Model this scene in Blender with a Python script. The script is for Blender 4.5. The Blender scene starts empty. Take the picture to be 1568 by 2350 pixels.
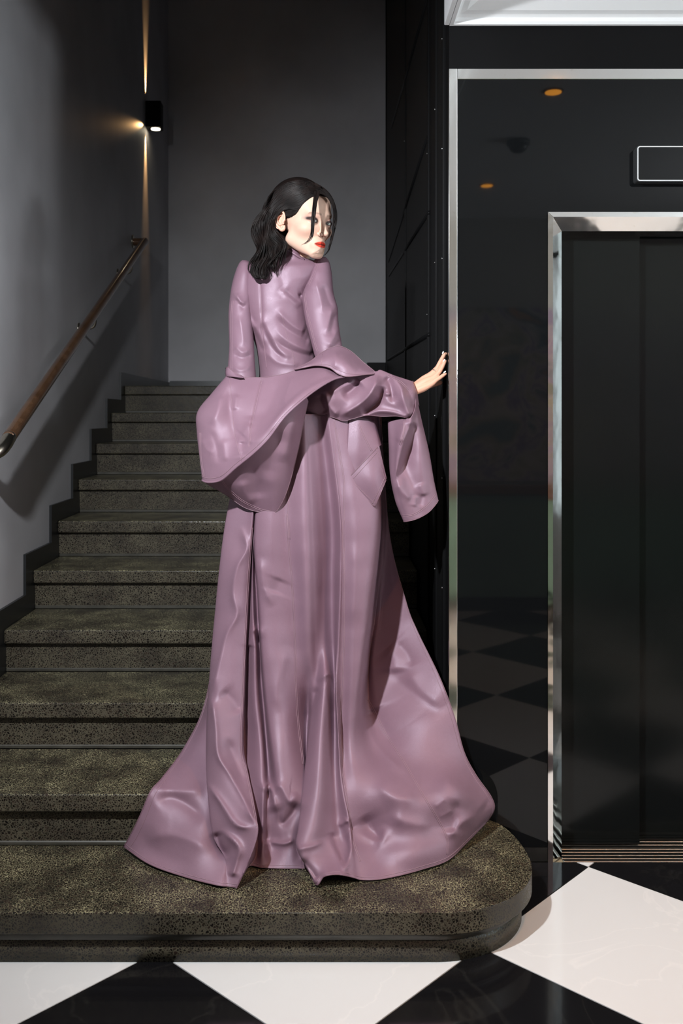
import bpy, bmesh, math, random
import numpy as np
from mathutils import Vector, Matrix
from mathutils.bvhtree import BVHTree

SC = bpy.context.scene
COL = SC.collection
random.seed(7); RNG = np.random.default_rng(7)
# ---------------------------------------------------------------- camera
F, CX, YH, H = 2123.0, 739.4, 952.4, 1.4525
cd = bpy.data.cameras.new('camera'); cam = bpy.data.objects.new('camera', cd); COL.objects.link(cam)
cam.location = (0, 0, H); cam.rotation_euler = (math.pi/2, 0, 0)
cd.sensor_fit = 'VERTICAL'; cd.sensor_height = 36.0; cd.lens = F/2350*36
cd.shift_x = (784-CX)/2350; cd.shift_y = -(1175-YH)/2350
cd.clip_start = 0.05; cd.clip_end = 60
cd.dof.use_dof = True; cd.dof.focus_distance = 2.98; cd.dof.aperture_fstop = 4.5
SC.camera = cam
# ---------------------------------------------------------------- world, lights, exposure
w = bpy.data.worlds.new('world'); SC.world = w; w.use_nodes = True
w.node_tree.nodes['Background'].inputs[0].default_value = (.8, .85, 1, 1)
w.node_tree.nodes['Background'].inputs[1].default_value = 0.025
SC.view_settings.view_transform = 'Standard'; SC.view_settings.look = 'None'
SC.view_settings.exposure = 0.0; SC.view_settings.gamma = 1.0; SC.view_settings.use_curve_mapping = False

def aim(o, target):
    o.rotation_euler = (Vector(target)-Vector(o.location)).to_track_quat('-Z', 'Y').to_euler()
def spot(name, loc, target, power, color, size, blend, radius):
    l = bpy.data.lights.new(name, 'SPOT'); l.energy = power; l.color = color
    l.spot_size = math.radians(size); l.spot_blend = blend; l.shadow_soft_size = radius
    o = bpy.data.objects.new(name, l); COL.objects.link(o); o.location = loc; aim(o, target); return o
def area(name, loc, target, power, color, sx, sy, spread=180):
    l = bpy.data.lights.new(name, 'AREA'); l.energy = power; l.color = color
    l.shape = 'RECTANGLE'; l.size = sx; l.size_y = sy; l.spread = math.radians(spread)
    o = bpy.data.objects.new(name, l); COL.objects.link(o); o.location = loc; aim(o, target); return o
KEY = spot('flash_light', (-.70, 1.15, 2.50), (.10, 2.95, 1.33), 400, (.94, .97, 1.0), 106, 1.0, .035)
WIN = area('window_light', (4.0, 1.55, 1.75), (-1.2, 1.9, 1.5), 36, (.80, .95, 1.0), 1.3, 1.9)
CEIL_FILL = area('ceiling_fill_light', (3.5, .7, 1.9), (3.0, .9, 2.9), 62, (.92, .97, 1.0), .5, .5)  # added unseen fill, brightens the lobby ceiling that the steel frame mirrors
DOWN = [(1.047, 1.83), (1.051, .12), (2.4, 1.83), (2.4, .12)]

# ---------------------------------------------------------------- materials
def newmat(name, color=(.5,.5,.5), rough=.5, metal=0.0, spec=.5, coat=0.0, coat_rough=.1):
    m = bpy.data.materials.new(name); m.use_nodes = True
    b = m.node_tree.nodes['Principled BSDF']
    b.inputs['Base Color'].default_value = (*color, 1); b.inputs['Roughness'].default_value = rough
    b.inputs['Metallic'].default_value = metal; b.inputs['Specular IOR Level'].default_value = spec
    b.inputs['Coat Weight'].default_value = coat; b.inputs['Coat Roughness'].default_value = coat_rough
    return m
class N:
    def __init__(s, m): s.m = m; s.t = m.node_tree; s.b = s.t.nodes['Principled BSDF']
    def n(s, typ, **kw):
        x = s.t.nodes.new(typ)
        for k, v in kw.items():
            if k in x.inputs: x.inputs[k].default_value = v
            else: setattr(x, k, v)
        return x
    def l(s, a, b): s.t.links.new(a, b)
    def pos(s): return s.n('ShaderNodeTexCoord').outputs['Object']
    def ramp(s, fac, stops, interp='LINEAR'):
        r = s.n('ShaderNodeValToRGB'); r.color_ramp.interpolation = interp
        els = r.color_ramp.elements
        while len(els) < len(stops): els.new(.5)
        for e, (p, c) in zip(els, stops): e.position = p; e.color = (*c, 1) if len(c) == 3 else c
        s.l(fac, r.inputs[0]); return r.outputs[0]
    def bump(s, h, strength=.2, dist=.002):
        bp = s.n('ShaderNodeBump'); bp.inputs['Strength'].default_value = strength; bp.inputs['Distance'].default_value = dist
        s.l(h, bp.inputs['Height']); s.l(bp.outputs[0], s.b.inputs['Normal']); return bp
    def noise(s, scale, detail=4, vec=None, rough=.5):
        x = s.n('ShaderNodeTexNoise'); x.inputs['Scale'].default_value = scale; x.inputs['Detail'].default_value = detail
        x.inputs['Roughness'].default_value = rough
        s.l(vec if vec is not None else s.pos(), x.inputs['Vector']); return x.outputs['Fac']

def mat_terrazzo(name, lo, hi, m0, m1, wcell, wbig):
    m = newmat(name, rough=.38, spec=.3); k = N(m)
    p = k.pos()
    nz = k.n('ShaderNodeTexNoise'); nz.inputs['Scale'].default_value = 70; nz.inputs['Detail'].default_value = 2
    k.l(p, nz.inputs['Vector'])
    mx = k.n('ShaderNodeVectorMath', operation='MULTIPLY_ADD'); k.l(nz.outputs['Color'], mx.inputs[0]); mx.inputs[1].default_value = (.014,)*3; k.l(p, mx.inputs[2])
    v1 = k.n('ShaderNodeTexVoronoi', feature='DISTANCE_TO_EDGE'); v1.inputs['Scale'].default_value = 142; k.l(mx.outputs[0], v1.inputs['Vector'])
    v2 = k.n('ShaderNodeTexVoronoi', feature='F1'); v2.inputs['Scale'].default_value = 142; k.l(mx.outputs[0], v2.inputs['Vector'])
    big = k.noise(9, 3)
    wd = k.n('ShaderNodeMath', operation='MULTIPLY_ADD'); k.l(big, wd.inputs[0]); wd.inputs[1].default_value = wbig; k.l(v1.outputs['Distance'], wd.inputs[2])
    sep = k.n('ShaderNodeSeparateColor'); k.l(v2.outputs['Color'], sep.inputs[0])
    wd2 = k.n('ShaderNodeMath', operation='MULTIPLY_ADD'); k.l(sep.outputs[1], wd2.inputs[0]); wd2.inputs[1].default_value = wcell; k.l(wd.outputs[0], wd2.inputs[2])
    edge = k.ramp(wd2.outputs[0], [(lo, (1,1,1)), (hi, (0,0,0))])
    chip = k.ramp(sep.outputs[0], [(0, (.006,.005,.004)), (.6, (.012,.009,.007)), (.85, (.028,.018,.013)), (1, (.018,.019,.012))])
    matrix = k.ramp(big, [(.3, m0), (.7, m1)])
    mix = k.n('ShaderNodeMix', data_type='RGBA'); k.l(edge, mix.inputs['Factor']); k.l(chip, mix.inputs[6]); k.l(matrix, mix.inputs[7])
    k.l(mix.outputs[2], k.b.inputs['Base Color'])
    rr = k.ramp(edge, [(0, (.28,)*3), (1, (.6,)*3)]); k.l(rr, k.b.inputs['Roughness'])
    k.bump(k.noise(35, 5), .25, .0025)
    return m
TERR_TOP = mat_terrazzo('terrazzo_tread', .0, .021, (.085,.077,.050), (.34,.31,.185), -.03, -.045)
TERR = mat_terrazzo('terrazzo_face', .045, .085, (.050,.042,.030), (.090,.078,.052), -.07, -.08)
COVE = newmat('smooth_cove', (.045,.042,.034), .45); k = N(COVE); k.l(k.ramp(k.noise(14,5),[(.3,(.03,.028,.022)),(.7,(.06,.056,.045))]), k.b.inputs['Base Color'])
def mat_paint(name, c, rough=.55, var=.15, bs=180):
    m = newmat(name, c, rough); k = N(m)
    a = tuple(x*(1-var) for x in c); b = tuple(x*(1+var) for x in c)
    k.l(k.ramp(k.noise(1.6, 4), [(.3, a), (.7, b)]), k.b.inputs['Base Color']); k.bump(k.noise(bs, 3), .12, .001); return m
WALLP = mat_paint('grey_wall_paint', (.53,.525,.55))
WHITEP = mat_paint('white_paint', (.86,.87,.88), .45, .02)
BLACKP = mat_paint('black_paint', (.006,.006,.0065), .45, .2); BLACKP.node_tree.nodes['Principled BSDF'].inputs['Specular IOR Level'].default_value = .08
SKIRTP = mat_paint('black_skirting_paint', (.010,.011,.012), .35, .2)
def mat_tile(name, base, vein, rough, amt):
    m = newmat(name, base, rough, coat=.3, coat_rough=.05); k = N(m)
    p = k.pos()
    nz = k.n('ShaderNodeTexNoise'); nz.inputs['Scale'].default_value = 2.2; nz.inputs['Detail'].default_value = 5; nz.inputs['Distortion'].default_value = 1.2
    k.l(p, nz.inputs['Vector'])
    sb = k.n('ShaderNodeMath', operation='SUBTRACT'); k.l(nz.outputs['Fac'], sb.inputs[0]); sb.inputs[1].default_value = .5
    ab = k.n('ShaderNodeMath', operation='ABSOLUTE'); k.l(sb.outputs[0], ab.inputs[0])
    k.l(k.ramp(ab.outputs[0], [(0, vein), (amt, base), (1, base)]), k.b.inputs['Base Color'])
    k.bump(k.noise(6, 3), .05, .001)
    return m
TW = mat_tile('white_marble_tile', (.68,.69,.69), (.72,.725,.72), .18, .010)
TB = mat_tile('black_marble_tile', (.006,.006,.007), (.012,.012,.012), .12, .01)
GROUT = newmat('grout', (.20,.17,.11), .8)
def mat_chrome(name, warp, wscale=7, rough=.06, tint=(.93,.93,.91), stain=True):
    m = newmat(name, tint, rough, 1.0); k = N(m)
    if warp: k.bump(k.noise(wscale, 2), warp, .02)
    if stain: k.l(k.ramp(k.noise(30, 6), [(.24, (.78,.76,.70)), (.36, tint)]), k.b.inputs['Base Color'])
    return m
CHROME = mat_chrome('polished_steel', .02, 3, .09)
CHROMEW = mat_chrome('dented_polished_steel', .10, 7, .07)
STEEL = mat_chrome('worn_sill_steel', .05, 60, .35, (.35,.34,.31))
def mat_blackglass(name, rough=.03, col=(.004,.0045,.005)):
    m = newmat(name, col, rough, 0, .28); k = N(m); k.bump(k.noise(2.5, 1), .008, .02); return m
BGLASS = mat_blackglass('black_back_painted_glass')
BDOOR = mat_blackglass('black_gloss_door', .16, (.004,.005,.005))
def mat_mesh(name):
    m = newmat(name, (.006,.006,.0065), .5, 0, .2); k = N(m)
    p = k.pos(); mp = k.n('ShaderNodeMapping'); mp.inputs['Rotation'].default_value = (math.radians(45), 0, 0); mp.inputs['Scale'].default_value = (1, 130, 130); k.l(p, mp.inputs[0])
    fr = k.n('ShaderNodeVectorMath', operation='FRACTION'); k.l(mp.outputs[0], fr.inputs[0])
    sb = k.n('ShaderNodeVectorMath', operation='SUBTRACT'); k.l(fr.outputs[0], sb.inputs[0]); sb.inputs[1].default_value = (.5,.5,.5)
    ml = k.n('ShaderNodeVectorMath', operation='MULTIPLY'); k.l(sb.outputs[0], ml.inputs[0]); ml.inputs[1].default_value = (0,1,1)
    ln = k.n('ShaderNodeVectorMath', operation='LENGTH'); k.l(ml.outputs[0], ln.inputs[0])
    k.l(k.ramp(ln.outputs['Value'], [(.26, (.0008,)*3), (.36, (.010,.010,.0105))]), k.b.inputs['Base Color'])
    h = k.ramp(ln.outputs['Value'], [(.26, (0,0,0)), (.40, (1,1,1))]); k.bump(h, .7, .002); return m
MESHM = mat_mesh('black_perforated_sheet')
RAILM = newmat('brown_varnished_rail', (.13,.066,.035), .22, .35, coat=.5, coat_rough=.08); k = N(RAILM)
k.l(k.ramp(k.noise(20,5),[(.3,(.09,.045,.024)),(.7,(.17,.09,.05))]), k.b.inputs['Base Color'])
ENDM = newmat('satin_metal_cap', (.5,.46,.38), .28, 1.0)
def mat_leather(name, c):
    m = newmat(name, c, .42, 0, .65); m.node_tree.nodes['Principled BSDF'].inputs['Specular Tint'].default_value = (.95, .85, 1.0, 1); k = N(m)
    k.l(k.ramp(k.noise(5, 4), [(.3, tuple(x*.93 for x in c)), (.7, tuple(min(1,x*1.06) for x in c))]), k.b.inputs['Base Color'])
    k.l(k.ramp(k.noise(9, 3), [(.35, (.44,)*3), (.7, (.54,)*3)]), k.b.inputs['Roughness'])
    v = k.n('ShaderNodeTexVoronoi', feature='DISTANCE_TO_EDGE'); v.inputs['Scale'].default_value = 520; k.l(k.pos(), v.inputs['Vector'])
    a = k.n('ShaderNodeMath', operation='MULTIPLY_ADD'); k.l(k.noise(38, 4), a.inputs[0]); a.inputs[1].default_value = 1.6; k.l(v.outputs['Distance'], a.inputs[2])
    k.bump(a.outputs[0], .30, .0012); return m
LEATHER = mat_leather('lilac_leather', (.200,.116,.153))
STITCH = newmat('stitch_thread', (.27,.165,.20), .7)
PIPING = newmat('leather_edge', (.17,.095,.12), .5)
SKIN = newmat('skin', (.8,.5,.38), .55, 0, .3); SKIN.node_tree.nodes['Principled BSDF'].inputs['Subsurface Weight'].default_value = .08
SKIN.node_tree.nodes['Principled BSDF'].inputs['Subsurface Radius'].default_value = (.008,.003,.0015)
k = N(SKIN); at = k.n('ShaderNodeAttribute'); at.attribute_name = 'tone'; k.l(at.outputs['Color'], k.b.inputs['Base Color']); k.bump(k.noise(900,2), .05, .0005)
HAIRM = newmat('dark_hair', (.0065,.0045,.0045), .5, 0, .18)
k = N(HAIRM); k.l(k.ramp(k.noise(30,2),[(.3,(.004,.003,.003)),(.7,(.012,.007,.006))]), k.b.inputs['Base Color'])
NAIL = newmat('pale_nail', (.80,.74,.68), .2); SILVER = newmat('silver', (.8,.8,.8), .12, 1.0)
EYEW = newmat('eye_white', (.36,.34,.33), .12)
def emis(name, c, s):
    m = newmat(name, c, .4); b = m.node_tree.nodes['Principled BSDF']; b.inputs['Emission Color'].default_value = (*c, 1); b.inputs['Emission Strength'].default_value = s; return m

# ---------------------------------------------------------------- mesh helpers
def link(name, me, mat=None, parent=None, smooth=False):
    o = bpy.data.objects.new(name, me); COL.objects.link(o)
    if mat is not None: me.materials.append(mat)
    if parent is not None: o.parent = parent
    if smooth: me.shade_smooth()
    return o
def mesh(name, verts, faces, mat, parent=None, smooth=False):
    me = bpy.data.meshes.new(name); me.from_pydata([tuple(map(float, v)) for v in verts], [], [tuple(map(int, f)) for f in faces]); me.update()
    return link(name, me, mat, parent, smooth)
def tag(o, label, cat=None, group=None, kind=None):
    if label: o['label'] = label
    if cat: o['category'] = cat
    if group: o['group'] = group
    if kind: o['kind'] = kind
    return o
def empty(name, loc, label, cat, group=None):
    o = bpy.data.objects.new(name, None); COL.objects.link(o); o.location = loc; o.empty_display_size = .1
    tag(o, label, cat, group); return o
def relparent(o, par):
    o.parent = par; o.matrix_parent_inverse = Matrix.Translation(par.location).inverted(); return o
class B:
    """collects boxes / prisms into one mesh"""
    def __init__(s): s.bm = bmesh.new()
    def box(s, x0, x1, y0, y1, z0, z1, bev=0, seg=2):
        vs = [s.bm.verts.new(c) for c in ((x0,y0,z0),(x1,y0,z0),(x1,y1,z0),(x0,y1,z0),(x0,y0,z1),(x1,y0,z1),(x1,y1,z1),(x0,y1,z1))]
        fs = [s.bm.faces.new([vs[i] for i in f]) for f in ((0,3,2,1),(4,5,6,7),(0,1,5,4),(1,2,6,5),(2,3,7,6),(3,0,4,7))]
        if bev:
            es = list({e for f in fs for e in f.edges})
            bmesh.ops.bevel(s.bm, geom=es, offset=bev, segments=seg, profile=.5, affect='EDGES')
        return s
    def prism(s, pts, axis, a, b, bev=0):
        """polygon pts (2D) extruded along axis from a to b"""
        def mk(p, t):
            return {'x': (t, p[0], p[1]), 'y': (p[0], t, p[1]), 'z': (p[0], p[1], t)}[axis]
        v0 = [s.bm.verts.new(mk(p, a)) for p in pts]; v1 = [s.bm.verts.new(mk(p, b)) for p in pts]
        n = len(pts); fs = [s.bm.faces.new(v0), s.bm.faces.new(v1[::-1])]
        for i in range(n): fs.append(s.bm.faces.new((v0[i], v1[i], v1[(i+1)%n], v0[(i+1)%n])))
        if bev:
            es = [e for e in fs[1].edges] if bev > 0 else []
            bmesh.ops.bevel(s.bm, geom=es, offset=bev, segments=3, profile=.5, affect='EDGES')
        return s
    def make(s, name, mat, parent=None, smooth=False):
        bmesh.ops.recalc_face_normals(s.bm, faces=s.bm.faces)
        me = bpy.data.meshes.new(name); s.bm.to_mesh(me); s.bm.free(); o = link(name, me, mat, None, smooth)
        if parent is not None: relparent(o, parent)
        return o
def tube_geo(pts, rad, n=8, cap=True, flat=None):
    pts = np.asarray(pts, float); m = len(pts); rad = np.broadcast_to(np.asarray(rad, float), (m,))
    t = np.gradient(pts, axis=0); t /= np.linalg.norm(t, axis=1)[:, None]+1e-12
    up = np.array([0, 0, 1.]) if abs(t[0][2]) < .9 else np.array([1., 0, 0])
    u = np.cross(t[0], up); u /= np.linalg.norm(u); V = []
    for i in range(m):
        u = u - t[i]*np.dot(u, t[i]); u /= np.linalg.norm(u)+1e-12; v = np.cross(t[i], u)
        for j in range(n):
            a = 2*math.pi*j/n; V.append(pts[i]+rad[i]*(math.cos(a)*u+math.sin(a)*v*(1 if flat is None else flat)))
    Fc = [(i*n+j, i*n+(j+1)%n, (i+1)*n+(j+1)%n, (i+1)*n+j) for i in range(m-1) for j in range(n)]
    if cap: Fc += [tuple(range(n))[::-1], tuple((m-1)*n+j for j in range(n))]
    return V, Fc
class G:
    """accumulates raw geometry"""
    def __init__(s): s.V = []; s.F = []
    def add(s, V, Fc):
        o = len(s.V); s.V.extend([tuple(v) for v in V]); s.F.extend([tuple(i+o for i in f) for f in Fc])
    def make(s, name, mat, parent=None, smooth=True):
        o = mesh(name, s.V, s.F, mat, None, smooth)
        if parent is not None: relparent(o, parent)
        return o
def catmull(P, ts):
    """P (n,k) sampled at param ts in [0,n-1]"""
    P = np.asarray(P, float); n = len(P); i = np.clip(np.floor(ts).astype(int), 0, n-2); f = (ts-i)[:, None]
    g = lambda j: P[np.clip(j, 0, n-1)]
    p0 = np.where((i-1 < 0)[:, None], 2*g(i)-g(i+1), g(i-1)); p3 = np.where((i+2 > n-1)[:, None], 2*g(i+1)-g(i), g(i+2))
    p1, p2 = g(i), g(i+1)
    return .5*((2*p1)+(-p0+p2)*f+(2*p0-5*p1+4*p2-p3)*f*f+(-p0+3*p1-3*p2+p3)*f**3)
def resample(P, n):
    P = np.asarray(P, float); d = catmull(P, np.linspace(0, len(P)-1, 12*len(P)))
    s = np.r_[0, np.cumsum(np.linalg.norm(np.diff(d[:, :2], axis=0), axis=1))]; s /= s[-1]
    return np.stack([np.interp(np.linspace(0, 1, n), s, d[:, j]) for j in range(d.shape[1])], 1)
def unproj(Q):
    """(px, py, depth) read off the photograph -> metres in the room"""
    Q = np.asarray(Q, float); return np.stack([(Q[..., 0]-CX)*Q[..., 2]/F, Q[..., 2], H-(Q[..., 1]-YH)*Q[..., 2]/F], -1)
P3 = lambda x, y, d: tuple(unproj(np.array([x, y, d], float)))

# ---------------------------------------------------------------- room constants
XL, D0, T, R0, R, OV = -1.2046, 2.4297, .3567, .1447, .165, .026
DW = 3.008                      # plane of the lift wall
XC = .4117                      # its left corner
YB = 7.32                       # back wall
CEIL = 2.92
YF = -.87                       # wall behind the camera
# ---------------------------------------------------------------- floor with tiles
fl = B().box(-3.0, 4.3, YF, 3.15, -.06, -.006).make('floor', GROUT); tag(fl, None, kind='structure')
TH = .8113; S = .6199; gdx, gdy = (1351-CX), None
od = F*H/(1989-YH); O = np.array([(1351-CX)*od/F, od]); A = np.array([math.cos(TH), math.sin(TH)]); Bv = np.array([-math.sin(TH), math.cos(TH)])
def clip(poly, rect):
    x0, x1, y0, y1 = rect
    for ax, lim, sg in ((0, x0, 1), (0, x1, -1), (1, y0, 1), (1, y1, -1)):
        out = []
        for i in range(len(poly)):
            p, q = poly[i], poly[(i+1) % len(poly)]; a, b = sg*(p[ax]-lim), sg*(q[ax]-lim)
            if a >= 0: out.append(p)
            if a*b < 0: t_ = a/(a-b); out.append(p+(q-p)*t_)
        poly = out
        if len(poly) < 3: return []
    return poly
for i in range(-9, 10):
    for j in range(-9, 10):
        g = .0016
        poly = [O+A*S*(i+u)+Bv*S*(j+v)+A*(g if u == 0 else -g)+Bv*(g if v == 0 else -g) for u, v in ((0,0),(1,0),(1,1),(0,1))]
        poly = clip(poly, (-2.99, 4.29, YF+.005, 3.004))
        if not poly: continue
        cen = sum(poly)/len(poly)
        if cen[0] < .35 and cen[1] > 2.75: continue
        white = (i+j) % 2 == 0
        m = B().prism([tuple(p) for p in poly], 'z', -.0055, 0).make('tile', TW if white else TB, fl)
# ---------------------------------------------------------------- walls
tag(B().box(XL-.12, XL-.012, 2.35, YB+.1, -.06, 5.2).make('wall_left', WALLP), None, kind='structure')
tag(B().box(XL-.012, 1.6, YB, YB+.1, 0, 5.2).make('wall_back', WALLP), None, kind='structure')
tag(B().box(-3.1, 4.4, YF-.1, YF, -.06, 5.2).make('wall_front', mat_paint('warm_white_paint', (.46,.42,.37), .5, .08)), None, kind='structure')
tag(B().box(-3.1, -3.0, YF, 2.47, -.06, 5.2).box(-3.0, XL-.12, 2.35, 2.47, -.06, 5.2).make('wall_far_left', WALLP), None, kind='structure')
tag(B().box(4.3, 4.4, YF, 3.2, -.06, CEIL).make('wall_right', WHITEP), None, kind='structure')
# lift wall, with an opening for the doors
DX0, DX1, DZ = .7872, 1.74, 2.064
ew = B().box(XC+.003, DX0-.045, DW+.012, DW+.10, 0, 5.2).box(DX0-.045, DX1+.045, DW+.012, DW+.10, DZ+.04, 5.2).box(DX1+.045, 4.3, DW+.012, DW+.10, 0, 5.2).make('wall_lift_side', BLACKP)
tag(ew, None, kind='structure')
tag(B().box(.40, 4.3, YF, DW+.012, CEIL, CEIL+.1).make('ceiling', WHITEP), None, kind='structure')
tag(B().box(-3.1, .40, YF-.1, YB+.1, 5.2, 5.3).box(.40, 4.4, YF-.1, YB+.1, 5.2, 5.3).make('ceiling_stairwell', mat_paint('dark_ceiling_paint', (.05,.05,.055))), None, kind='structure')
# bulkhead over the lobby edge + crown moulding mitred at the corner
prof = [(0, 2.722), (.012, 2.722), (.018, 2.730), (.018, 2.742), (.030, 2.748), (.050, 2.752), (.085, 2.772), (.115, 2.802), (.135, 2.838), (.142, 2.850), (.160, 2.852), (.165, 2.866), (.185, 2.870), (.200, 2.890), (.205, 2.905), (.205, 2.92), (0, 2.92)]
V = []; n = len(prof)
for e, z in prof: V.append((4.29, DW+.011-e, z))
for e, z in prof: V.append((XC+.004+e, DW+.011-e, z))
for e, z in prof: V.append((XC+.004+e, YF, z))
Fc = [(a*n+i, a*n+(i+1) % n, (a+1)*n+(i+1) % n, (a+1)*n+i) for a in (0, 1) for i in range(n)]
tag(mesh('trim_1', V, Fc, WHITEP), None, kind='structure')
tag(B().box(.398, XC+.003, YF, DW+.005, 2.722, 5.2, .002).make('trim_2', WHITEP), None, kind='structure')
# wall behind the camera: green wainscot, brown rail, painted mural (seen in the polished frames)
GREEN = mat_paint('green_wainscot_paint', (.20,.32,.24), .4)
wn = B().box(-2.98, 4.29, YF, YF+.02, .10, .86).make('baseboard_front', GREEN); tag(wn, None, kind='structure')
tag(B().box(-2.98, 4.29, YF, YF+.03, 0, .10).make('trim_3', BLACKP), None, kind='structure')
tag(B().box(-2.98, 4.29, YF, YF+.05, .86, .935, .012).make('trim_4', newmat('brown_dado', (.16,.06,.025), .3)), None, kind='structure')
MUR = newmat('mural_paint', (.5,.5,.5), .4); k = N(MUR)
nz = k.n('ShaderNodeTexNoise'); nz.inputs['Scale'].default_value = 2.4; nz.inputs['Detail'].default_value = 3; nz.inputs['Distortion'].default_value = 2.0; k.l(k.pos(), nz.inputs['Vector'])
k.l(k.ramp(nz.outputs['Fac'], [(.30, (.10,.16,.17)), (.40, (.34,.30,.20)), (.47, (.50,.44,.40)), (.53, (.17,.09,.28)), (.57, (.50,.44,.40)), (.66, (.04,.10,.14)), (.72, (.45,.22,.10))], 'LINEAR'), k.b.inputs['Base Color'])
mu = B().box(-.6, 3.6, YF+.001, YF+.02, .96, 2.25).make('mural', MUR); tag(mu, 'colourful abstract mural on the wall facing the lift', 'mural')

# ---------------------------------------------------------------- stairs
st = empty('staircase', (-.4, D0, 0), 'dark speckled terrazzo staircase rising away behind the person, rounded bottom step', 'staircase')
def arc_step(xa, front, xr, yr0, yend, r):
    """plan outline of the bottom step: straight front, bullnose on the right"""
    pts = [(XL, front)]
    cx, cy = xr-r, front+r
    for i in range(25):
        a = -math.pi/2+math.pi/2*i/24; pts.append((cx+r*math.cos(a), cy+r*math.sin(a)))
    for i in range(1, 13):
        a = math.pi/2*i/12; pts.append((xr-.10*(1-math.cos(a)), cy+(yend-cy)*math.sin(a)))
    return pts
def slab(name, pts, z0, z1, mat, bev, par):
    b = B(); bm = b.bm
    v0 = [bm.verts.new((x, y, z0)) for x, y in pts]; v1 = [bm.verts.new((x, y, z1)) for x, y in pts]
    n = len(pts); top = bm.faces.new(v1); bot = bm.faces.new(v0[::-1])
    for i in range(n): bm.faces.new((v0[i], v0[(i+1)%n], v1[(i+1)%n], v1[i]))
    if bev: bmesh.ops.bevel(bm, geom=list(top.edges)+list(bot.edges), offset=bev, segments=3, profile=.5, affect='EDGES')
    o = b.make(name, mat, par)
    for p in o.data.polygons: p.use_smooth = abs(p.normal.z) < .99
    return o
NS = 10
for kk in range(NS):
    z = R0+kk*R; f = D0+kk*T; zb = z-(R0 if kk == 0 else R)
    if kk == 0:
        back = [(.30, DW-.002), (.30, D0+T+OV), (XL, D0+T+OV)]
        o1 = arc_step(XL, f, .612, 0, DW-.002, .30)+[(XL, DW-.002)] if False else arc_step(XL, f, .612, 0, DW-.004, .30)
        slab('tread', o1+[(.2, DW-.004), (.2, D0+T+OV+.01), (XL, D0+T+OV+.01)], z-.058, z, TERR, .006, st)
        o2 = arc_step(XL, f+.020, .590, 0, DW-.004, .285)
        slab('cove', o2+[(.2, DW-.004), (.2, D0+T), (XL, D0+T)], z-.082, z-.058, COVE, 0, st)
        o3 = arc_step(XL, f+OV, .584, 0, DW-.004, .28)
        slab('riser', o3+[(.2, DW-.004), (.2, D0+T), (XL, D0+T)], 0, z-.082, TERR, 0, st)
        continue
    xr = .398
    dep = T+OV if kk < NS-1 else YB-f-.004
    if kk == 1:                        # right end against the lift wall corner
        xr = .398
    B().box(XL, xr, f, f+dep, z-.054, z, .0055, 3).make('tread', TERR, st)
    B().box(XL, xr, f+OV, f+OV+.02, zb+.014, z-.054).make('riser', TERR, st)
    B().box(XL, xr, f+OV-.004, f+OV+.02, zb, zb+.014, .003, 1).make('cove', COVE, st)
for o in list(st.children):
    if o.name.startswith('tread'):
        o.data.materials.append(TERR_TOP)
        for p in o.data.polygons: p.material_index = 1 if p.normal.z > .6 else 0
# soffit carriage under the flight (keeps the flight solid)
B().prism([(D0+T+OV+.02, 0), (D0+NS*T, 0), (D0+NS*T, R0+(NS-1)*R-.06), (D0+T+OV+.02, .20)], 'x', XL+.01, XC-.02).make('carriage', COVE, st) if False else None
for kk in range(1, NS):
    z = R0+kk*R; f = D0+kk*T
    B().box(XL+.002, .397, f+OV+.02, f+T+OV if kk < NS-1 else YB-.01, 0, z-.054).make('core', COVE, st)
# black stepped skirting on the left wall
pts = []; off = .092; up = .08
pts = [(2.36, 0)]
pts.append((2.36, 0))
prev = 0
pts = [(2.5, 0), (2.5, .23)] ; pts = [(D0-off-.05, 0), (D0-off-.05, R0+up)]
for kk in range(1, NS):
    f = D0+kk*T-off; pts += [(f, R0+(kk-1)*R+up), (f, R0+kk*R+up)]
pts += [(YB-.001, R0+9*R+up), (YB-.001, 0)]
tag(B().prism(pts, 'x', XL-.0115, XL-.0002).make('baseboard_left', SKIRTP), None, kind='structure')
tag(B().box(XL, XC-.008, YB-.014, YB-.001, R0+9*R, R0+9*R+.092).make('baseboard_back', mat_paint('blue_black_paint', (.012,.018,.022), .3)), None, kind='structure')
tag(B().box(.29, XC+.05, 5.94, 6.0, R0+9*R+.001, R0+9*R+.16).make('trim_5', BLACKP), None, kind='structure')

# ---------------------------------------------------------------- handrail
XR_ = -1.13
za = lambda y: 1.40+(y-3.40)*.4655
hr = empty('handrail', (XL, 4.6, za(4.6)), 'brown handrail sloping up the grey wall beside the stairs', 'handrail')
g = G(); pts = [(XR_, 3.33, za(3.33)), (XR_, 3.6, za(3.6)), (XR_, 4.5, za(4.5)), (XR_, 5.4, za(5.4)), (XR_, 5.84, za(5.84)), (XR_-.002, 5.90, za(5.90)-.008), (XR_-.02, 5.925, za(5.92)-.012), (XL-.008, 5.93, za(5.92)-.012)]
g.add(*tube_geo(catmull(pts, np.linspace(0, len(pts)-1, 80)), .0245, 20)); g.make('rail', RAILM, hr)
g = G(); pts = [(XR_, 3.345, za(3.345)), (XR_, 3.30, za(3.30)-.004), (XR_-.008, 3.262, za(3.27)-.012), (XR_-.035, 3.245, za(3.26)-.018), (XL-.008, 3.24, za(3.26)-.018)]
g.add(*tube_geo(catmull(pts, np.linspace(0, len(pts)-1, 40)), .0248, 20)); tag(g.make('end_return', ENDM, hr), 'bright metal end of the rail')
for yy in (3.24, 5.93):
    g = G(); zz = za(yy if yy > 5 else 3.26)-(.012 if yy > 5 else .018); g.add(*tube_geo([(XL-.010, yy, zz), (XL-.004, yy, zz), (XL-.002, yy, zz)], [.042, .042, .034], 24)); tag(g.make('flange', ENDM, hr), 'small metal wall flange')
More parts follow.
